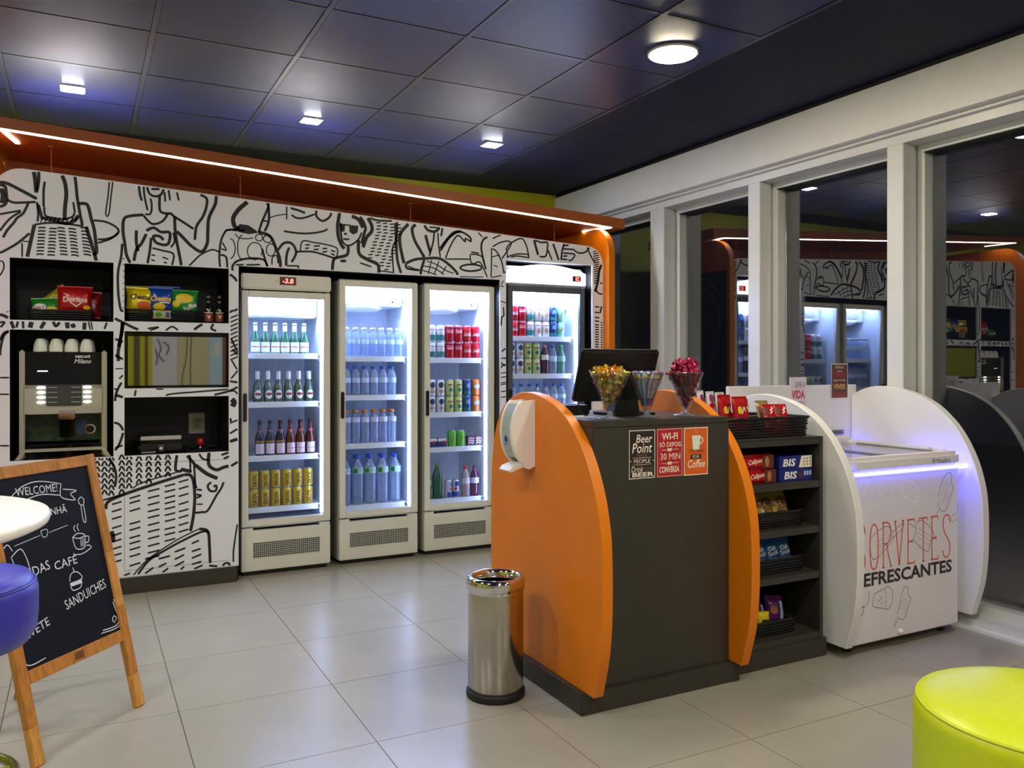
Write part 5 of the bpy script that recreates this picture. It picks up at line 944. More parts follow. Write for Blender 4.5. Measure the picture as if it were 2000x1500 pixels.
basket('long black wicker basket of crisps in the upper middle niche', .232, .64, 5.430, 5.650, NB2-.001, .072, 'wicker baskets')
fc = lambda w: Flat().text('Cheetos', 0, .095, w, .034, shear=.15, bold=.03)
bag('crisp_bag', 'bright yellow crisp bag with black lettering, upper middle niche', 'snack bag', .31, 5.490, NB2+.055, .155, .155, .06, foil('lemon_foil', (240, 214, 16)), [(fc(.11), M_TXTK, 'lettering'), (Flat().disc(.02, .045, .04, .025), mat('orange_print'), 'crisp_print')], (-.08, .04, .1), 'crisp bags')
bag('crisp_bag', 'royal blue crisp bag between a yellow and a green bag', 'snack bag', .43, 5.495, NB2+.05, .14, .165, .06, foil('blue_foil', (24, 70, 170)), [(fc(.115), M_YEL, 'lettering'), (Flat().disc(-.01, .045, .035, .022), M_YEL, 'crisp_print'), (Flat().rect(-.01, .066, .05, .074), M_TXTW, 'small_print')], (-.06, 0, 0), 'crisp bags')
bag('crisp_bag', 'green crisp bag with yellow crisp print at the right end of the long basket', 'snack bag', .565, 5.490, NB2+.055, .155, .15, .06, foil('leaf_green_foil', (40, 146, 60)), [(Flat().disc(-.005, .095, .05, .03), M_YEL, 'crisp_print'), (Flat().text('Ruffles', .03, .045, .08, .03, ang=.5, bold=.03), M_TXTW, 'lettering'), (Flat().disc(-.05, .06, .022, .022), M_YEL, 'crisp_slice')], (-.08, .03, -.05), 'crisp bags')
bag('crisp_bag', 'olive yellow crisp bag behind the bright yellow one', 'snack bag', .33, 5.625, NB2+.08, .19, .15, .05, foil('olive_foil', (150, 140, 24)), [(Flat().disc(0, .07, .04, .03), M_YEL, 'crisp_print')], (-.05, 0, 0), 'crisp bags')
bag('crisp_bag', 'blue crisp bag standing behind the royal blue one', 'snack bag', .475, 5.625, NB2+.08, .16, .155, .05, foil('blue_foil', (24, 70, 170)), [(fc(.1), M_YEL, 'lettering')], (-.05, 0, 0), 'crisp bags')
bag('crisp_bag', 'small multicolour snack pouch hanging on the front of the long basket', 'snack bag', .43, 5.414, NB2+.02, .10, .05, .022, foil('cream_foil', (190, 180, 120)), [(Flat().disc(-.02, .025, .02, .014), M_GREEN, 'crisp_print'), (Flat().rect(.02, .01, .04, .04), M_BLUE, 'small_print')], (.06, 0, 0), 'crisp bags')
G_DARKB = glass('dark_bottle_glass', (24, 20, 20), .10, .05, .6)
bottle('small_ale', 'ale_bottle', [(.022, 0), (.026, .005), (.026, .085), (.02, .105), (.0115, .125), (.0105, .165)], G_DARKB, mat('grey_cap', (120, 118, 116), .35, metal=.5, noise=.04), [(.0125, .158), (.0125, .172), (.01, .174), (0, .174)], [
    ('label', band(.026, -1.2, 1.2, .012, .062), mat('brick_label', (150, 60, 48), .5, noise=.1)), ('label_stripe', band(.026, -1.2, 1.2, .064, .069, .0012), M_CREAMT), ('bird_print', shape_band(.026, [(-.012, .016), (0, -.012), (.012, .016), (.002, .004)], .038), M_CREAMT), ('neck_label', band(.0115, -1.2, 1.2, .128, .14, .001), mat('grey_cap'))])
drink('small_ale', .702, 5.46, 1.61, 'small dark bottle with brick red label, left one in the niche', 'small dark bottles', 0)
drink('small_ale', .768, 5.46, 1.61, 'small dark bottle with brick red label at the niche edge', 'small dark bottles', 0)

# ------------------------------------------------------------------ coffee machine and cups
CX0, CX1, CYF, CZ0 = -.315, .132, 5.415, .8145
cf = thing('coffee_machine', 'silver and black coffee machine in the tall left niche', 'coffee machine', ((CX0+CX1)/2, 5.62, CZ0))
M_SILV = mat('champagne_silver', (206, 200, 182), .25, metal=.55, noise=.03, nscale=6)
M_GLOSS = mat('gloss_black', (8, 8, 9), .06, spec=.35, noise=.02)
for x0_, x1_ in ((CX0, CX0+.028), (CX1-.028, CX1)): m = MB(); m.box((x0_, CYF+.02, CZ0), (x1_, 5.84, 1.435), .008); m.build('side_wall', M_SILV, cf)
m = MB(); m.box((CX0+.028, CYF+.04, 1.235), (CX1-.028, 5.84, 1.425), .006); up = m.build('upper_front', M_GLOSS, cf)
f = Flat(); f.text('NESCAF\u00c9', .0, .016, .078, .018, bold=.03); f.text('Milano', .0, -.012, .088, .026, shear=.3, bold=.01)
f.to((.005, CYF+.0393, 1.385), (1, 0, 0), (0, 0, 1)).build('lettering', M_TXTW, up)
f = Flat(); f.rect(-.026, -.003, .026, .003); f.to((-.2, CYF+.0393, 1.315), (1, 0, 0), (0, 0, 1)).build('status_light', mat('status_white', (255, 255, 255), .4, emit=.6, ergb=(210, 225, 255)), up)
m = MB(); m.prism([(0, 0), (.03, -.012), (.045, .02), (.045, .135), (.03, .155), (0, .155)], (CX1-.028, CYF+.055, 1.08), (0, -1, 0), (0, 0, 1), (CX1-CX0-.056)); fp = m.build('button_panel', M_SILV, cf)
m = MB(); m.box((-.18, CYF-.001, 1.115), (.0, CYF+.012, 1.238), .004); m.build('centre_screen', mat('smoked_screen', (60, 60, 58), .12, spec=.6, noise=.03), fp)
for k in range(4):
    for sx in (-.208, .026):
        z_ = 1.222-.0285*k
        b = MB(); b.lathe([(0, -.003), (.022, -.002), (.022, .002), (0, .003)], 16, mtx=Matrix.Translation((sx+.002, CYF+.009, z_)) @ Matrix.Rotation(PI/2, 4, 'X') @ Matrix.Scale(.32, 4, (0, 1, 0)))
        b.build('lit_button', mat('button_glow', (255, 255, 255), .4, emit=1.2, ergb=(240, 244, 255)), fp)
        l = MB(); x_ = -.175 if sx < 0 else -.055
        l.box((x_, CYF-.0018, z_-.001), (x_+.05, CYF-.001, z_+.001)); l.build('button_caption', M_TXTW, fp)
m = MB(); m.box((-.12, CYF+.01, 1.035), (-.035, CYF+.11, 1.085), .006); m.build('spout_block', M_CHROME, cf)
m = MB(); m.box((-.115, CYF+.05, .93), (-.04, CYF+.12, 1.035), .004); m.build('milk_nozzle', M_GLOSS, cf)
m = MB(); m.box((CX0+.028, 5.60, .90), (CX1-.028, 5.62, 1.08)); bk = m.build('bay_back', mat('dark_green_print', (52, 74, 48), .3, noise=.5, nscale=22), cf)
f = Flat(); f.disc(0, 0, .03, .03, 22); f.to((.045, 5.599, .965), (1, 0, 0), (0, 0, 1), .0006).build('badge', M_CHROME, bk)
f = Flat(); f.disc(0, 0, .022, .022, 22); f.to((.045, 5.599, .965), (1, 0, 0), (0, 0, 1), .0014).build('badge_centre', mat('navy_badge', (20, 26, 60), .3, noise=.1), bk)
f = Flat(); f.rect(-.06, -.04, .0, .05); f.to((.03, 5.599, .975), (1, 0, 0), (0, 0, 1), .0003).build('blue_panel', mat('steel_blue_print', (70, 96, 130), .4, noise=.2, nscale=30), bk)
for x in (CX0+.03, CX1-.036): m = MB(); m.box((x, CYF+.02, .89), (x+.006, 5.6, 1.075)); m.build('bay_glass', glass('bay_glass', (190, 206, 220), .12, .02), cf)
m = MB(); m.box((CX0+.028, CYF+.02, .862), (CX1-.028, 5.62, .89), .003); m.build('drip_tray', M_GLOSS, cf)
m = MB(); m.prism([(-.02, -.012), (.02, .045), (.43, .045), (.467, -.012), (.44, -.012), (.418, .028), (.03, .028), (.006, -.012)], (CX0+.0, CYF+.045, CZ0+.0125), (1, 0, 0), (0, 0, 1), .05); m.build('front_lip', M_SILV, cf)
m = MB(); m.box((CX0+.03, CYF+.02, CZ0+.001), (CX1-.03, 5.8, .862)); m.build('base', M_GLOSS, cf)
m = MB(); m.tube([(CX0+.02, 5.47, 1.435), (CX0+.02, 5.47, 1.465), (CX0+.02, 5.80, 1.465), (CX1-.02, 5.80, 1.465), (CX1-.02, 5.47, 1.465), (CX1-.02, 5.47, 1.435)], .003, 6); m.build('cup_rail', M_CHROME, cf)
cupm = MB(); cupm.lathe([(.036, 0), (.0365, .006), (.034, .035), (.027, .062), (.019, .074), (.0185, .077), (0, .077)], 24)
cup_me = cupm.mesh('cup_body', mat('porcelain_white', (238, 238, 226), .3, noise=.01))
hd = MB(); hd.tube([(.0, .033, .045), (0, .05, .045), (.0, .054, .03), (0, .048, .018), (0, .036, .016)], .004, 6); hd_me = hd.mesh('handle', mat('porcelain_white'))
for r_ in range(2):
    for k in range(4):
        t = thing('coffee_cup', 'white coffee cup upside down on the coffee machine, %s%s from left' % ('' if r_ == 0 else 'rear row, ', ORD[k]), 'cup', (-.212+.079*k+.012*r_, 5.475+.082*r_, 1.426), (0, 0, .35), 'cups on the coffee machine')
        link_mesh('cup_body', cup_me, t); link_mesh('handle', hd_me, t)

# ------------------------------------------------------------------ microwave, grill and small things in the niches
mw = thing('microwave_oven', 'built-in microwave with a mirrored door in the middle niche', 'microwave', (.518, 5.6, 1.2115))
m = MB(); m.box((.226, 5.4, 1.2125), (.81, 5.82, 1.545), .002); m.build('casing', M_GLOSS, mw)
m = MB(); m.box((.242, 5.394, 1.228), (.797, 5.4, 1.522)); m.build('mirror_door', mat('mirror_glass', (170, 170, 165), .02, metal=1.0, noise=.01), mw)
m = MB(); m.box((.226, 5.392, 1.522), (.81, 5.402, 1.545)); m.build('top_trim', M_GLOSS, mw)

gr = thing('contact_grill', 'small black contact grill with a silver lid band in the lower niche', 'grill', (.44, 5.58, .8135))
m = MB(); m.box((.305, 5.485, .822), (.555, 5.74, .87), .012); m.build('base', M_PLASTIC, gr)
m = MB(); m.box((.30, 5.475, .872), (.56, 5.745, .925), .014); lid_ = m.build('lid', M_GLOSS, gr)
m = MB(); m.box((.315, 5.468, .893), (.545, 5.476, .917), .003); m.build('lid_band', mat('satin_silver', (206, 204, 196), .3, metal=.6, noise=.02), lid_)
m = MB(); m.lathe([(0, -.012), (.014, -.011), (.015, 0)], 18, mtx=Matrix.Translation((.43, 5.48, .838)) @ Matrix.Rotation(-PI/2, 4, 'X')); m.build('knob', mat('satin_silver'), gr)
m = MB(); m.lathe([(.027, -.004), (.03, -.002), (.03, .002)], 22, mtx=Matrix.Translation((.43, 5.484, .838)) @ Matrix.Rotation(-PI/2, 4, 'X')); m.build('dial_ring', M_PLASTIC, gr)
m = MB(); m.box((.32, 5.478, .816), (.40, 5.486, .822)); m.build('foot_strip', mat('satin_silver'), gr)
for x in (.33, .53): m = MB(); m.lathe([(.01, 0), (.01, .01)], 12, (x, 5.6, .8135)); m.build('foot', M_RUBBER, gr)
ot = thing('power_outlet', 'grey power outlet plate on the back of the lower niche', 'outlet', (.68, 5.8795, .96))
m = MB(); m.box((.632, 5.872, .893), (.732, 5.8795, 1.032), .006); pl = m.build('plate', mat('outlet_grey', (200, 200, 176), .4, noise=.02), ot)
m = MB(); m.box((.656, 5.869, .925), (.708, 5.8725, 1.0), .003); m.build('socket', mat('outlet_inner', (170, 168, 146), .4, noise=.03), pl)
f = Flat()
for q in ((-.008, .018), (.008, .018), (0, .008), (-.008, -.014), (.008, -.014), (0, -.024)): f.disc(q[0], q[1], .003)
f.to((.682, 5.8686, .9625), (1, 0, 0), (0, 0, 1), .0003).build('socket_hole', M_TXTK, pl)
tr_ = thing('sauce_tray', 'dark tray with two shallow dishes beside the contact grill', 'tray', (.68, 5.53, .8135))
m = MB(); m.box((.575, 5.46, .814), (.79, 5.62, .822), .003); m.build('tray_base', M_GLOSS, tr_)
for x in (.62, .735): m = MB(); m.lathe([(.012, 0), (.02, .004), (.045, .022), (.042, .024), (.018, .007), (0, .006)], 22, (x, 5.54, .822)); m.build('dish', mat('dark_glass_dish', (40, 40, 42), .15, noise=.05), tr_)
rj = thing('red_jar', 'small round red jar with a silver foot on the dark tray', 'jar', (.657, 5.49, .8225))
m = MB(); m.lathe([(.009, .02), (.02, .034), (.024, .05), (.02, .066), (.01, .072), (0, .073)], 20, (.657, 5.49, .8225)); m.build('jar_body', mat('red_lacquer', (170, 14, 20), .15, noise=.03), rj)
m = MB(); m.lathe([(.012, 0), (.008, .01), (.01, .02)], 16, (.657, 5.49, .8225)); m.build('foot', M_CHROME, rj)

# ------------------------------------------------------------------ things on the counter
mo = thing('till_monitor', 'black flat screen till monitor seen from behind on the counter', 'monitor', (2.08, 3.05, 1.13))
tilt = Matrix.Translation((2.055, 3.01, 1.195)) @ Matrix.Rotation(.34, 4, 'X')
m = MB(); m.box((-.2, -.014, 0), (.2, .014, .236), .008, tilt); hs = m.build('housing', M_PLASTIC, mo)
m = MB(); m.box((-.09, -.03, .06), (.09, -.014, .15), .01, tilt); m.build('rear_cover', M_PLASTIC, hs)
m = MB(); m.box((-.186, .014, .01), (.186, .016, .226), 0, tilt); m.build('screen', M_GLOSS, hs)
m = MB(); m.prism([(-.07, 0), (.07, 0), (.055, .1), (.02, .17), (-.02, .17), (-.05, .1)], (2.13, 3.055, 1.1305), (1, 0, 0), (0, 0, 1), .06); m.build('stand', M_PLASTIC, mo)
m = MB(); m.box((2.03, 2.93, 1.1305), (2.24, 3.12, 1.142), .004); m.build('stand_foot', M_PLASTIC, mo)
m = MB(); m.tube([(1.93, 3.02, 1.2), (1.9, 3.01, 1.225), (1.875, 3.0, 1.2), (1.88, 2.98, 1.15), (1.9, 2.97, 1.134)], .0035, 6); m.build('cable', M_RUBBER, mo)
kb = thing('receipt_printer', 'low black receipt printer at the left end of the counter top', 'printer', (1.87, 3.12, 1.13))
m = MB(); m.box((1.80, 3.06, 1.1305), (1.98, 3.2, 1.175), .006); m.build('casing', M_PLASTIC, kb)
m = MB(); m.box((1.83, 3.1, 1.175), (1.95, 3.14, 1.178)); m.build('paper_slot', mat('dark_grey', (60, 60, 62), .4, noise=.05), kb)
pp = MB(); pp.box((1.80, 2.92, 1.1302), (1.93, 3.05, 1.1312)); tag(pp.build('paper_sheet', mat('sheet_white', (228, 230, 236), .6, noise=.01), loc=(1.865, 2.985, 1.1302)), 'white sheet of paper lying behind the gold candy glass', 'paper')

M_GOBLET = glass('goblet_glass', (244, 247, 250), .07, .01)
def goblet(x, y, label, r, h=.187):
    t = thing('candy_goblet', label, 'glass', (x, y, 1.1302), group='candy goblets on the counter')
    m = MB(); m.lathe([(.004, .034), (.016, .04), (r, h), (r+.002, h), (r+.0035, h-.002), (.02, .036), (.012, .03)], 36, cap=False); m.build('bowl', M_GOBLET, t, False)
    m = MB(); m.lathe([(0, 0), (.048, 0), (.047, .004), (.02, .01), (.011, .018), (.013, .026), (.012, .032), (0, .034)], 30); m.build('foot', glass('goblet_foot_glass', (214, 222, 236), .22, .02, .15), t, False)
    m = MB(); m.tube([(r*math.cos(k*PI/18), r*math.sin(k*PI/18), h) for k in range(36)], .0022, 6, closed=True); m.build('lip', glass('goblet_foot_glass'), t, False)
    return t
G1, G2, G3 = (1.917, 2.815), (2.111, 2.828), (2.322, 2.833)
goblet(*G1, 'flared glass goblet filled with gold wrapped candies', .079)
goblet(*G2, 'flared glass goblet holding candy rolls, between the other two', .069)
goblet(*G3, 'flared glass goblet heaped with dark pink wrapped candies', .075)
def candy_mesh(name, seed):
    r = random.Random(seed); bm = bmesh.new(); bmesh.ops.create_icosphere(bm, subdivisions=2, radius=.0125)
    for v in bm.verts: v.co *= r.uniform(.86, 1.1); v.co.x *= 1.15
    bm.verts.index_update(); m = MB(); m.add([v.co.copy() for v in bm.verts], [[v.index for v in f.verts] for f in bm.faces]); bm.free()
    body = m; tws = []
    for s_ in (-1, 1):
        tw = MB(); tws.append(tw); vs = [(s_*.012, 0, 0)]; n = 7
        for k in range(n):
            a = -1.1+2.2*k/(n-1); vs.append((s_*(.012+.014*math.cos(a)), .003*(1 if k % 2 else -1), .014*math.sin(a)))
        vs += [(p[0], p[1]+.0008, p[2]) for p in vs]; k0 = n+1
        tw.add(vs, [(0, k, k+1) for k in range(1, n)]+[(k0, k0+k+1, k0+k) for k in range(1, n)])
    return body, tws
def fill(G, r1, h, bottom, top, heap, mats, base_label, cat, group, count, seed):
    rr_ = random.Random(seed); bodies = []
    for s_ in range(3):
        b, w = candy_mesh('candy', seed*10+s_); bodies.append([(b.mesh('candy_body', mt), [q.mesh('wrapper_twist', mt) for q in w]) for mt in mats])
    placed = []; tries = 0; n = 0
    while n < count and tries < 30000:
        tries += 1
        z = bottom+(top+heap-bottom)*rr_.random()**.8
        if z <= top: R = .016+(r1-.016)*(z-.04)/(h-.04)-.0155
        else: R = (r1-.004)*math.sqrt(max(0, 1-((z-top)/heap)**1.6))*.95-.004
        if R < 0: R = .001
        a = rr_.random()*2*PI; q = R*math.sqrt(rr_.random()); p = Vector((q*math.cos(a), q*math.sin(a), z))
        if any((p-o).length < .0195 for o in placed): continue
        placed.append(p); b, w = bodies[n % 3][rr_.randrange(len(mats))]
        t = thing('wrapped_candy', base_label, cat, (G[0]+p.x, G[1]+p.y, 1.13+p.z), tuple(rr_.uniform(0, 6.28) for _ in range(3)), group)
        link_mesh('candy_body', b, t); [link_mesh('wrapper_twist', q_, t) for q_ in w]; n += 1
foilg = [mat('gold_foil', (226, 178, 40), .2, metal=.5, noise=.12, nscale=120, bump=.8), mat('amber_foil', (214, 140, 30), .2, metal=.45, noise=.15, nscale=120, bump=.8), mat('pale_gold_foil', (230, 208, 96), .2, metal=.45, noise=.12, nscale=120, bump=.8)]
foilp = [mat('magenta_foil', (160, 22, 62), .2, metal=.4, noise=.2, nscale=120, bump=.8), mat('wine_foil', (112, 14, 44), .2, metal=.4, noise=.2, nscale=120, bump=.8), mat('rose_foil', (200, 60, 100), .2, metal=.4, noise=.2, nscale=120, bump=.8)]
fill(G1, .079, .187, .045, .18, .022, foilg, 'gold foil wrapped candy in the left goblet on the counter', 'candy', 'gold wrapped candies', 120, 5)
fill(G3, .075, .187, .045, .18, .062, foilp, 'dark pink foil wrapped candy heaped in the right goblet', 'candy', 'dark pink wrapped candies', 140, 9)
cols = [('mint_roll', (120, 190, 200)), ('violet_roll', (130, 90, 170)), ('rose_roll', (214, 110, 130)), ('grape_roll', (90, 60, 130)), ('fruit_roll', (220, 170, 90)), ('sky_roll', (90, 140, 210))]
rd = MB(); rd.lathe([(.0065, 0), (.0085, .002), (.0085, .148), (.0065, .15)], 12); f = Flat(); f.text('mentos', 0, 0, .075, .011, ang=PI/2, bold=.02)
for i in range(11):
    cn, c = cols[i % 6]; a = i/11*2*PI+.3
    base = Vector((.012*math.cos(a), .012*math.sin(a), .05)); tip = Vector((.055*math.cos(a), .055*math.sin(a), .19)); d = (tip-base).normalized()
    q = Vector((0, 0, 1)).rotation_difference(d).to_matrix().to_4x4()
    t = thing('candy_roll', 'paper candy roll in %s wrapping, %s in the middle goblet' % (cn.split('_')[0], ['front', 'back', 'left', 'right', 'inner', 'outer'][i//2]+(' upper' if i % 2 else ' lower')), 'candy', (G2[0]+base.x, G2[1]+base.y, 1.13+base.z), q.to_euler(), 'candy rolls')
    link_mesh('roll', rd.mesh('roll', mat(cn, c, .4, noise=.15, nscale=60)), t)
    link_mesh('lettering', cyl_map(f, .0085, .075).mesh('lettering', M_TXTW), t, rot=(0, 0, -math.radians(27)-q.to_euler().z))
    link_mesh('end_band', band(.0085, -PI, PI, .12, .135, .0004, 14).mesh('end_band', M_YEL if i % 2 else M_TXTW), t)

# ------------------------------------------------------------------ snacks on the shelf unit
basket('large black wicker basket on top of the shelf unit', 2.535, 3.018, 2.79, 3.12, 1.0205, .088, 'wicker baskets', .008)
for i, (x, y, w, h, r_) in enumerate(((2.625, 2.91, .085, .185, .1), (2.672, 2.865, .085, .178, -.06), (2.725, 2.90, .07, .165, .05))):
    bag('chocolate_pack', 'tall red chocolate pouch in the top basket, %s from left' % ORD[i], 'snack pack', x, y, 1.028, w, h, .03, foil('red_foil', (188, 20, 26)), [(Flat().line([(-.02, .1), (-.008, .125), (.0, .1), (.012, .128), (.02, .108)], .005), M_TXTW, 'script_print'), (Flat().disc(-.012, .115, .012, .018), M_YEL, 'picture')], (-.1, 0, r_), 'red pouches in the top basket')
for i in range(4):
    bag('lolly_pack', 'white candy pouch with plum print, %s in the row at the basket back' % ORD[i], 'snack pack', 2.578+.04*i, 3.075-.02*i, 1.028, .07, .205-.004*i, .025, foil('white_foil', (232, 226, 228)), [(Flat().disc(0, .165, .022, .02), mat('plum_spot', (130, 50, 90), .4, noise=.5, nscale=140), 'spots'), (Flat().disc(-.008, .13, .02, .014), M_RED, 'picture')], (-.12, 0, .5-.1*i), 'white pouches in the top basket')
for i, (x, y) in enumerate(((2.90, 2.90), (2.965, 2.885), (2.935, 2.97))):
    bag('chocolate_bar', 'small red chocolate bar leaning in the top basket, %s one' % ['left', 'right', 'rear gold edged'][i], 'snack pack', x, y, 1.03, .07, .14 if i < 2 else .155, .02, foil('red_foil', (188, 20, 26)) if i < 2 else foil('old_gold_foil', (150, 130, 70)), [(Flat().line([(.0, .09), (.012, .1), (.006, .108), (.02, .118), (.014, .125)], .006), M_TXTW, 'script_print'), (Flat().rect(-.03, .085, -.008, .125), mat('cocoa_print', (90, 40, 26), .5, noise=.1), 'picture')], (-.35, 0, -.2), 'small chocolate bars')
# biscuit packs and wafer boxes
def box_pack(name, label, x0, x1, y0, d, z0, h, material, prints, group, rz=0, soft=.006):
    t = thing(name, label, 'biscuit pack', ((x0+x1)/2, y0+d/2, z0), (0, 0, rz), group); w = x1-x0
    m = MB(); m.box((-w/2, -d/2, 0), (w/2, d/2, h), soft); b = m.build('wrapper', material, t, False)
    for i, (fn, mt, nm) in enumerate(prints):
        f = Flat(); fn(f, w, h); f.to((0, -d/2, 0), (1, 0, 0), (0, 0, 1), .0006+.0004*i).build(nm, mt, b, False)
    return t
S1 = .8165
for lv in range(2):
    box_pack('biscuit_pack', 'red chocolate biscuit pack, %s of the two stacked' % ['lower', 'upper'][lv], 2.585+.014*(1-lv), 2.79+.014*(1-lv), 2.775, .07, S1+lv*.0655, .065, foil('red_foil', (188, 20, 26)), [(bar(.12, .05, .46, .95), mat('cocoa_print', (90, 40, 26), .5, noise=.1), 'picture'), (T('Calipso', -.08, .52, .4, .42, shear=.2, bold=.02, ang=.12), M_CREAMT, 'lettering'), (lambda f, W, H: f.disc(.26*W, .5*H, .012, .024), mat('caramel_print', (180, 110, 70), .5, noise=.2), 'biscuit')], 'red biscuit packs', soft=.014)
def white_half(f, W, H): f.poly([(.08*W, .04*H), (.47*W, .04*H), (.47*W, .96*H), (.16*W, .96*H)])
def dots(f, W, H):
    for i in range(3):
        for j in range(3): f.disc((.24+.09*i)*W, (.26+.24*j)*H, .004, .005, 8)
box_pack('wafer_box', 'navy wafer box with white right half on top of the other', 2.815, 3.026, 2.775, .07, S1+.058, .058, mat('navy_box', (26, 36, 120), .35, noise=.04), [(T('BIS', -.2, .48, .38, .6, shear=.15, bold=.03), M_TXTW, 'lettering'), (white_half, mat('cream_box', (236, 232, 206), .4, noise=.02), 'white_panel'), (dots, mat('grey_violet_print'), 'icons')], 'wafer boxes', soft=.002)
box_pack('wafer_box', 'all navy wafer box under the half white one', 2.815, 3.026, 2.775, .07, S1, .0575, mat('navy_box'), [(T('BIS', -.16, .48, .38, .6, shear=.15, bold=.03), M_TXTW, 'lettering'), (lambda f, W, H: f.disc(.12*W, .5*H, .013, .016, 10), mat('cocoa_print'), 'picture'), (lambda f, W, H: [f.rect((.24+.08*k)*W, .4*H, (.29+.08*k)*W, .75*H) for k in range(3)], mat('ice_print'), 'icons')], 'wafer boxes', soft=.002)
basket('black wicker basket with brown pouches on the second shelf', 2.62, 2.985, 2.785, 3.0, .6065, .07, 'wicker baskets', .008)
for i, x in enumerate((2.795, 2.89)):
    bag('cereal_pouch', 'brown and gold snack pouch leaning back, %s one in its basket' % ['left', 'right'][i], 'snack pack', x, 2.835, .63, .10, .165, .035, foil('bronze_foil', (150, 130, 84)), [(Flat().disc(.012, .09, .03, .02), mat('cocoa_print'), 'picture'), (Flat().text('YOKI', .015, .05, .075, .024, ang=-.9, bold=.03), mat('orange_yellow_print', (250, 176, 50), .4, noise=.05), 'lettering'), (Flat().rect(-.04, .02, -.02, .06), M_YEL, 'yellow_corner')], (-.5, 0, -.25), 'brown gold pouches')
basket('black wicker basket with blue packs on the third shelf', 2.62, 2.985, 2.785, 3.0, .3965, .068, 'wicker baskets', .008)
for i in range(6):
    bag('cracker_pack', 'small blue cracker pack, %s row, %s from left' % (['front', 'rear'][i//3], ORD[i % 3]), 'snack pack', 2.765+.076*(i % 3)+.01*(i//3), 2.835+.05*(i//3), .425, .075, .115, .028, foil('sky_blue_foil', (34, 104, 176)), [(Flat().text('Club', -.004, .075, .04, .022, ang=.2, bold=.02).text('Social', .0, .053, .055, .022, ang=.2, bold=.02), M_TXTW, 'lettering'), (Flat().rect(-.03, .012, .03, .03), mat('ice_print'), 'lower_band')], (-.3, 0, -.1), 'blue cracker packs')
basket('black wicker basket with purple packs on the bottom shelf', 2.60, 2.935, 2.785, 3.0, .1165, .065, 'wicker baskets', .008)
for i, (x, y, z, r_) in enumerate(((2.775, 2.865, .135, .15), (2.883, 2.865, .14, -.1), (2.668, 2.88, .13, .1))):
    bag('purple_pack', 'shiny purple snack pack in the bottom basket, %s from left' % ['second', 'third', 'first'][i], 'snack pack', x, y, z, .10, .125, .05, foil('purple_foil', (104, 36, 120)), [(Flat().rect(.015, .02, .035, .1), mat('ice_print'), 'white_band'), (Flat().disc(-.02, .06, .018, .02), mat('caramel_print', (180, 110, 70), .5, noise=.2), 'picture')], (-.3, .1, r_), 'purple packs')
bag('purple_pack', 'small yellow snack pack at the front edge of the bottom basket', 'snack pack', 2.755, 2.812, .14, .07, .085, .025, foil('yellow_foil', (206, 186, 30)), [(Flat().rect(-.02, .03, .02, .05), M_TXTK, 'small_print')], (-.1, .1, 0), 'purple packs')

# ------------------------------------------------------------------ chalkboard easel
M_WOOD = mat('oiled_wood', (186, 124, 52), .45, noise=.28, nscale=5, stretch=(14, 14, 1.2), bump=.1)
es = thing('chalkboard_easel', 'wooden easel chalkboard with a hand lettered menu', 'chalkboard', (.035, 3.395, 0), (0, 0, math.radians(48.7)))
TH = math.atan2(.24, .99); tm = Matrix.Rotation(-TH, 4, 'X')
HW = .273
def wood(name, a, b, parent=es, mtx=tm, mt=M_WOOD):
    m = MB(); m.box(a, b, .002, mtx); return m.build(name, mt, parent, False)
M_WOOD2 = mat('light_oiled_wood', (206, 146, 70), .45, noise=.22, nscale=5, stretch=(14, 14, 1.2), bump=.1)
for s_ in (-1, 1):
    x0_, x1_ = (HW-.044, HW) if s_ > 0 else (-HW, -HW+.044)
    wood('front_leg', (x0_, -.012, .0), (x1_, .012, .13), mt=M_WOOD2)
    wood('front_leg', (x0_, -.012, .13), (x1_, .012, .40)); wood('front_leg', (x0_, -.012, .40), (x1_, .012, .62), mt=M_WOOD2)
    wood('front_leg', (x0_, -.012, .62), (x1_, .012, 1.018))
wood('top_rail', (-HW+.044, -.0115, .974), (HW-.044, .012, 1.017)); br = wood('bottom_rail', (-HW+.044, -.0115, .266), (HW-.044, .012, .311))
f = Flat(); f.rect(-.022, -.014, .022, .014); mm = MB(); mm.add([tuple(tm @ Vector((p[0], -.0121, p[1]+.289))) for p in f.v], f.f); mm.build('maker_stamp', mat('burnt_stamp', (110, 66, 30), .6, noise=.3, nscale=90), br, False)
m = MB(); m.box((-HW+.044, -.004, .311), (HW-.044, .004, .974), 0, tm); bd = m.build('slate', mat('slate_navy', (14, 20, 34), .6, spec=.2, noise=.2, nscale=4), es, False)
tm2 = Matrix.Translation((0, .53, 0)) @ Matrix.Rotation(.26, 4, 'X')
for s_ in (-1, 1):
    x0_, x1_ = (HW-.085, HW-.048) if s_ > 0 else (-HW+.048, -HW+.085)
    wood('rear_leg', (x0_, -.01, .0), (x1_, .01, .99), mtx=tm2)
wood('rear_rail', (-HW+.085, -.009, .3), (HW-.085, .009, .34), mtx=tm2)
CH = {}
class Chalk:
    part = 'chalk_banner'
    def put_(self, fn, *a_, **k): getattr(CH.setdefault(self.part, Flat()), fn)(*a_, **k)
    def line(self, *a_): self.put_('line', *a_)
    def rect(self, *a_): self.put_('rect', *a_)
ch = Chalk(); ct_ = type('W', (), {'text': staticmethod(lambda t, *a_, **k: CH.setdefault('chalk_word:'+t, Flat()).text(t, *a_, **k))})
M_CHALK = mat('white_chalk', (226, 230, 236), .9, noise=.12, nscale=200)
ct_.text('WELCOME!', -.035, .915, .19, .03, ang=-.05); w_ = .0035
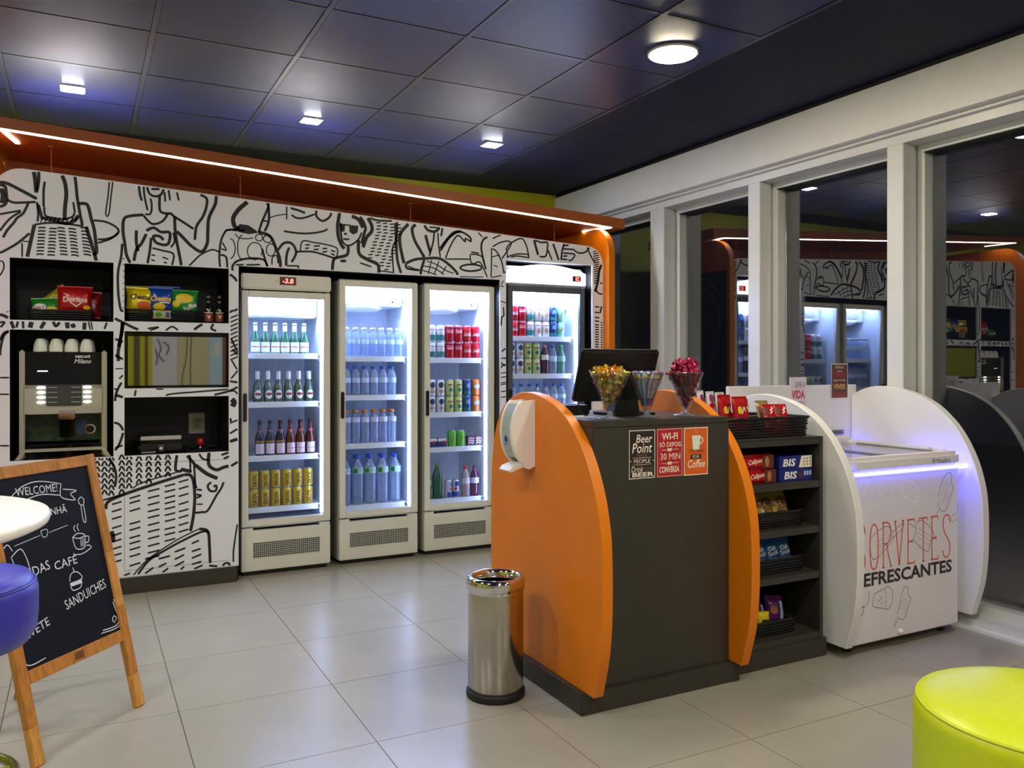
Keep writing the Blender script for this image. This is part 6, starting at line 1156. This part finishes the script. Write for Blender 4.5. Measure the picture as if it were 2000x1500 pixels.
ch.line([(-.17, .895), (-.1, .935), (-.02, .945), (.082, .921)], w_); ch.line([(-.17, .87), (-.1, .885), (-.02, .895), (.07, .878)], w_); ch.line([(.082, .921), (.07, .872), (.135, .85), (.118, .876), (.15, .885), (.085, .9)], w_); ch.line([(-.17, .895), (-.17, .87)], w_)
ct_.text('CAF\u00c9 DA MANH\u00c3', -.06, .83, .29, .034, ang=-.02)
ch.part = 'chalk_spoon'; ch.line([(.152, .83), (.15, .845), (.165, .856), (.178, .845), (.172, .826), (.158, .826), (.152, .835)], w_); ch.line([(.158, .826), (.155, .765), (.168, .762), (.172, .826)], w_)
ch.part = 'chalk_divider'; ch.line([(-.18, .735), (-.06, .75)], .002); ch.line([(-.02, .752), (.075, .762)], .002); ch.line([(-.055, .765), (-.05, .742), (-.032, .742), (-.025, .765), (-.055, .765)], .0025)
ch.part = 'chalk_cup'; ch.line([(.085, .712), (.09, .672), (.115, .66), (.138, .668), (.148, .71)], w_); ch.line([(.085, .712), (.115, .722), (.148, .71), (.118, .702), (.085, .712)], w_); ch.line([(.146, .704), (.165, .7), (.158, .68), (.14, .682)], w_); ch.line([(.075, .648), (.115, .642), (.165, .655), (.16, .666), (.145, .668)], w_); ch.line([(.105, .73), (.1, .745), (.11, .755)], w_); ch.line([(.122, .73), (.118, .745), (.126, .758)], w_)
for k in range(5): ch.line([(.118+.005*k, .668), (.122+.006*k, .7)], .0018)
ct_.text('CAF\u00c9', .03, .632, .11, .04, ang=.02); ct_.text('BEBIDAS', -.125, .63, .16, .034, ang=.12)
ch.part = 'chalk_glass'; ch.line([(-.225, .735), (-.205, .745), (-.19, .72)], w_); ch.line([(-.2, .7), (-.152, .718), (-.135, .64), (-.18, .63), (-.2, .7)], w_)
ch.part = 'chalk_burger'; ch.line([(.03, .555), (.04, .578), (.06, .585), (.082, .576), (.09, .552), (.03, .548)], w_); ch.line([(.03, .535), (.04, .52), (.075, .522), (.088, .542)], w_); ch.rect(.03, .536, .088, .548); ch.line([(.06, .585), (.058, .602)], w_)
ct_.text('SANDUICHES', .095, .492, .215, .036, ang=.14); ct_.text('SORVETE', -.18, .43, .17, .03, ang=.2)
ch.part = 'chalk_corner'; ch.line([(.13, .328), (.236, .332), (.226, .435)], w_); ch.line([(.14, .336), (.228, .340), (.22, .425)], w_); ch.line([(.21, .345), (.2, .36), (.212, .372), (.222, .36), (.212, .352)], w_)
ch.part = 'chalk_flourish'; ch.line([(-.14, .328), (-.224, .332), (-.222, .43)], w_)
for nm, fl_ in CH.items():
    mm = MB(); mm.add([tuple(tm @ Vector((p[0], -.0046, p[1]))) for p in fl_.v], fl_.f); mm.build(nm.split(':')[0], M_CHALK, bd, False)

# ------------------------------------------------------------------ furniture
tb = thing('round_table', 'white round bar table at the left edge', 'table', (-.46, 2.04, 0))
m = MB(); m.lathe([(.2, 1.01), (.385, 1.012), (.398, 1.018), (.401, 1.028), (.398, 1.037), (.39, 1.04), (0, 1.04)], 72); m.build('table_top', mat('white_lacquer', (246, 243, 232), .3, noise=.01), tb, False)
m = MB(); m.lathe([(.035, .012), (.035, 1.012)], 24); m.build('column', M_CHROME, tb, False)
m = MB(); m.lathe([(.2, 0), (.2, .006), (.05, .014), (.035, .02)], 40); m.build('base_plate', M_CHROME, tb, False)
st = thing('bar_stool', 'blue leather drum bar stool behind the white table', 'stool', (-.33, 2.6, 0))
M_BLUEL = mat('blue_leather', (56, 58, 176), .38, noise=.05, nscale=30, bump=.25)
m = MB(); m.lathe([(.0, .60), (.17, .60), (.205, .612), (.222, .64), (.226, .68), (.226, .745), (.222, .762), (.212, .772)], 56); m.build('seat_side', M_BLUEL, st, False)
m = MB(); m.lathe([(.214, .772), (.206, .786), (.17, .795), (.08, .80), (0, .801)], 56, cap=False); m.build('seat_top', M_BLUEL, st, False)
m = MB(); m.tube([(.2185*math.cos(k*PI/28), .2185*math.sin(k*PI/28), .768) for k in range(56)], .003, 6, closed=True); m.build('piping', M_BLUEL, st, False)
m = MB(); m.lathe([(.03, .02), (.03, .60)], 20); m.build('column', M_CHROME, st, False)
m = MB(); m.lathe([(.2, 0), (.2, .006), (.06, .02), (.03, .03)], 40); m.build('base_plate', M_CHROME, st, False)
m = MB(); m.tube([(.17*math.cos(k*PI/20), .17*math.sin(k*PI/20), .25) for k in range(40)], .013, 10, closed=True); m.build('foot_ring', mat('brushed_green_metal', (150, 158, 110), .2, metal=.9, noise=.05), st, False)
for k in range(3):
    a = k*2*PI/3+.2; m = MB(); m.tube([(.025*math.cos(a), .025*math.sin(a), .25), (.165*math.cos(a), .165*math.sin(a), .25)], .008, 8); m.build('ring_spoke', M_CHROME, st, False)
po = thing('round_pouf', 'bright lime green leather pouf in the front right corner', 'pouf', (2.27, 1.29, 0))
M_LIMEL = mat('lime_leather', (198, 212, 24), .36, noise=.03, nscale=40, bump=.2)
m = MB(); m.lathe([(.30, 0), (.315, .01), (.32, .05), (.32, .40), (.316, .425), (.305, .436)], 72); m.build('side', M_LIMEL, po, False)
m = MB(); m.lathe([(.3055, .436), (.29, .445), (.24, .456), (.12, .464), (0, .466)], 72, cap=False); m.build('seat_top', M_LIMEL, po, False)
m = MB(); m.tube([(.31*math.cos(k*PI/36), .31*math.sin(k*PI/36), .433) for k in range(72)], .004, 8, closed=True); m.build('piping', M_LIMEL, po, False)
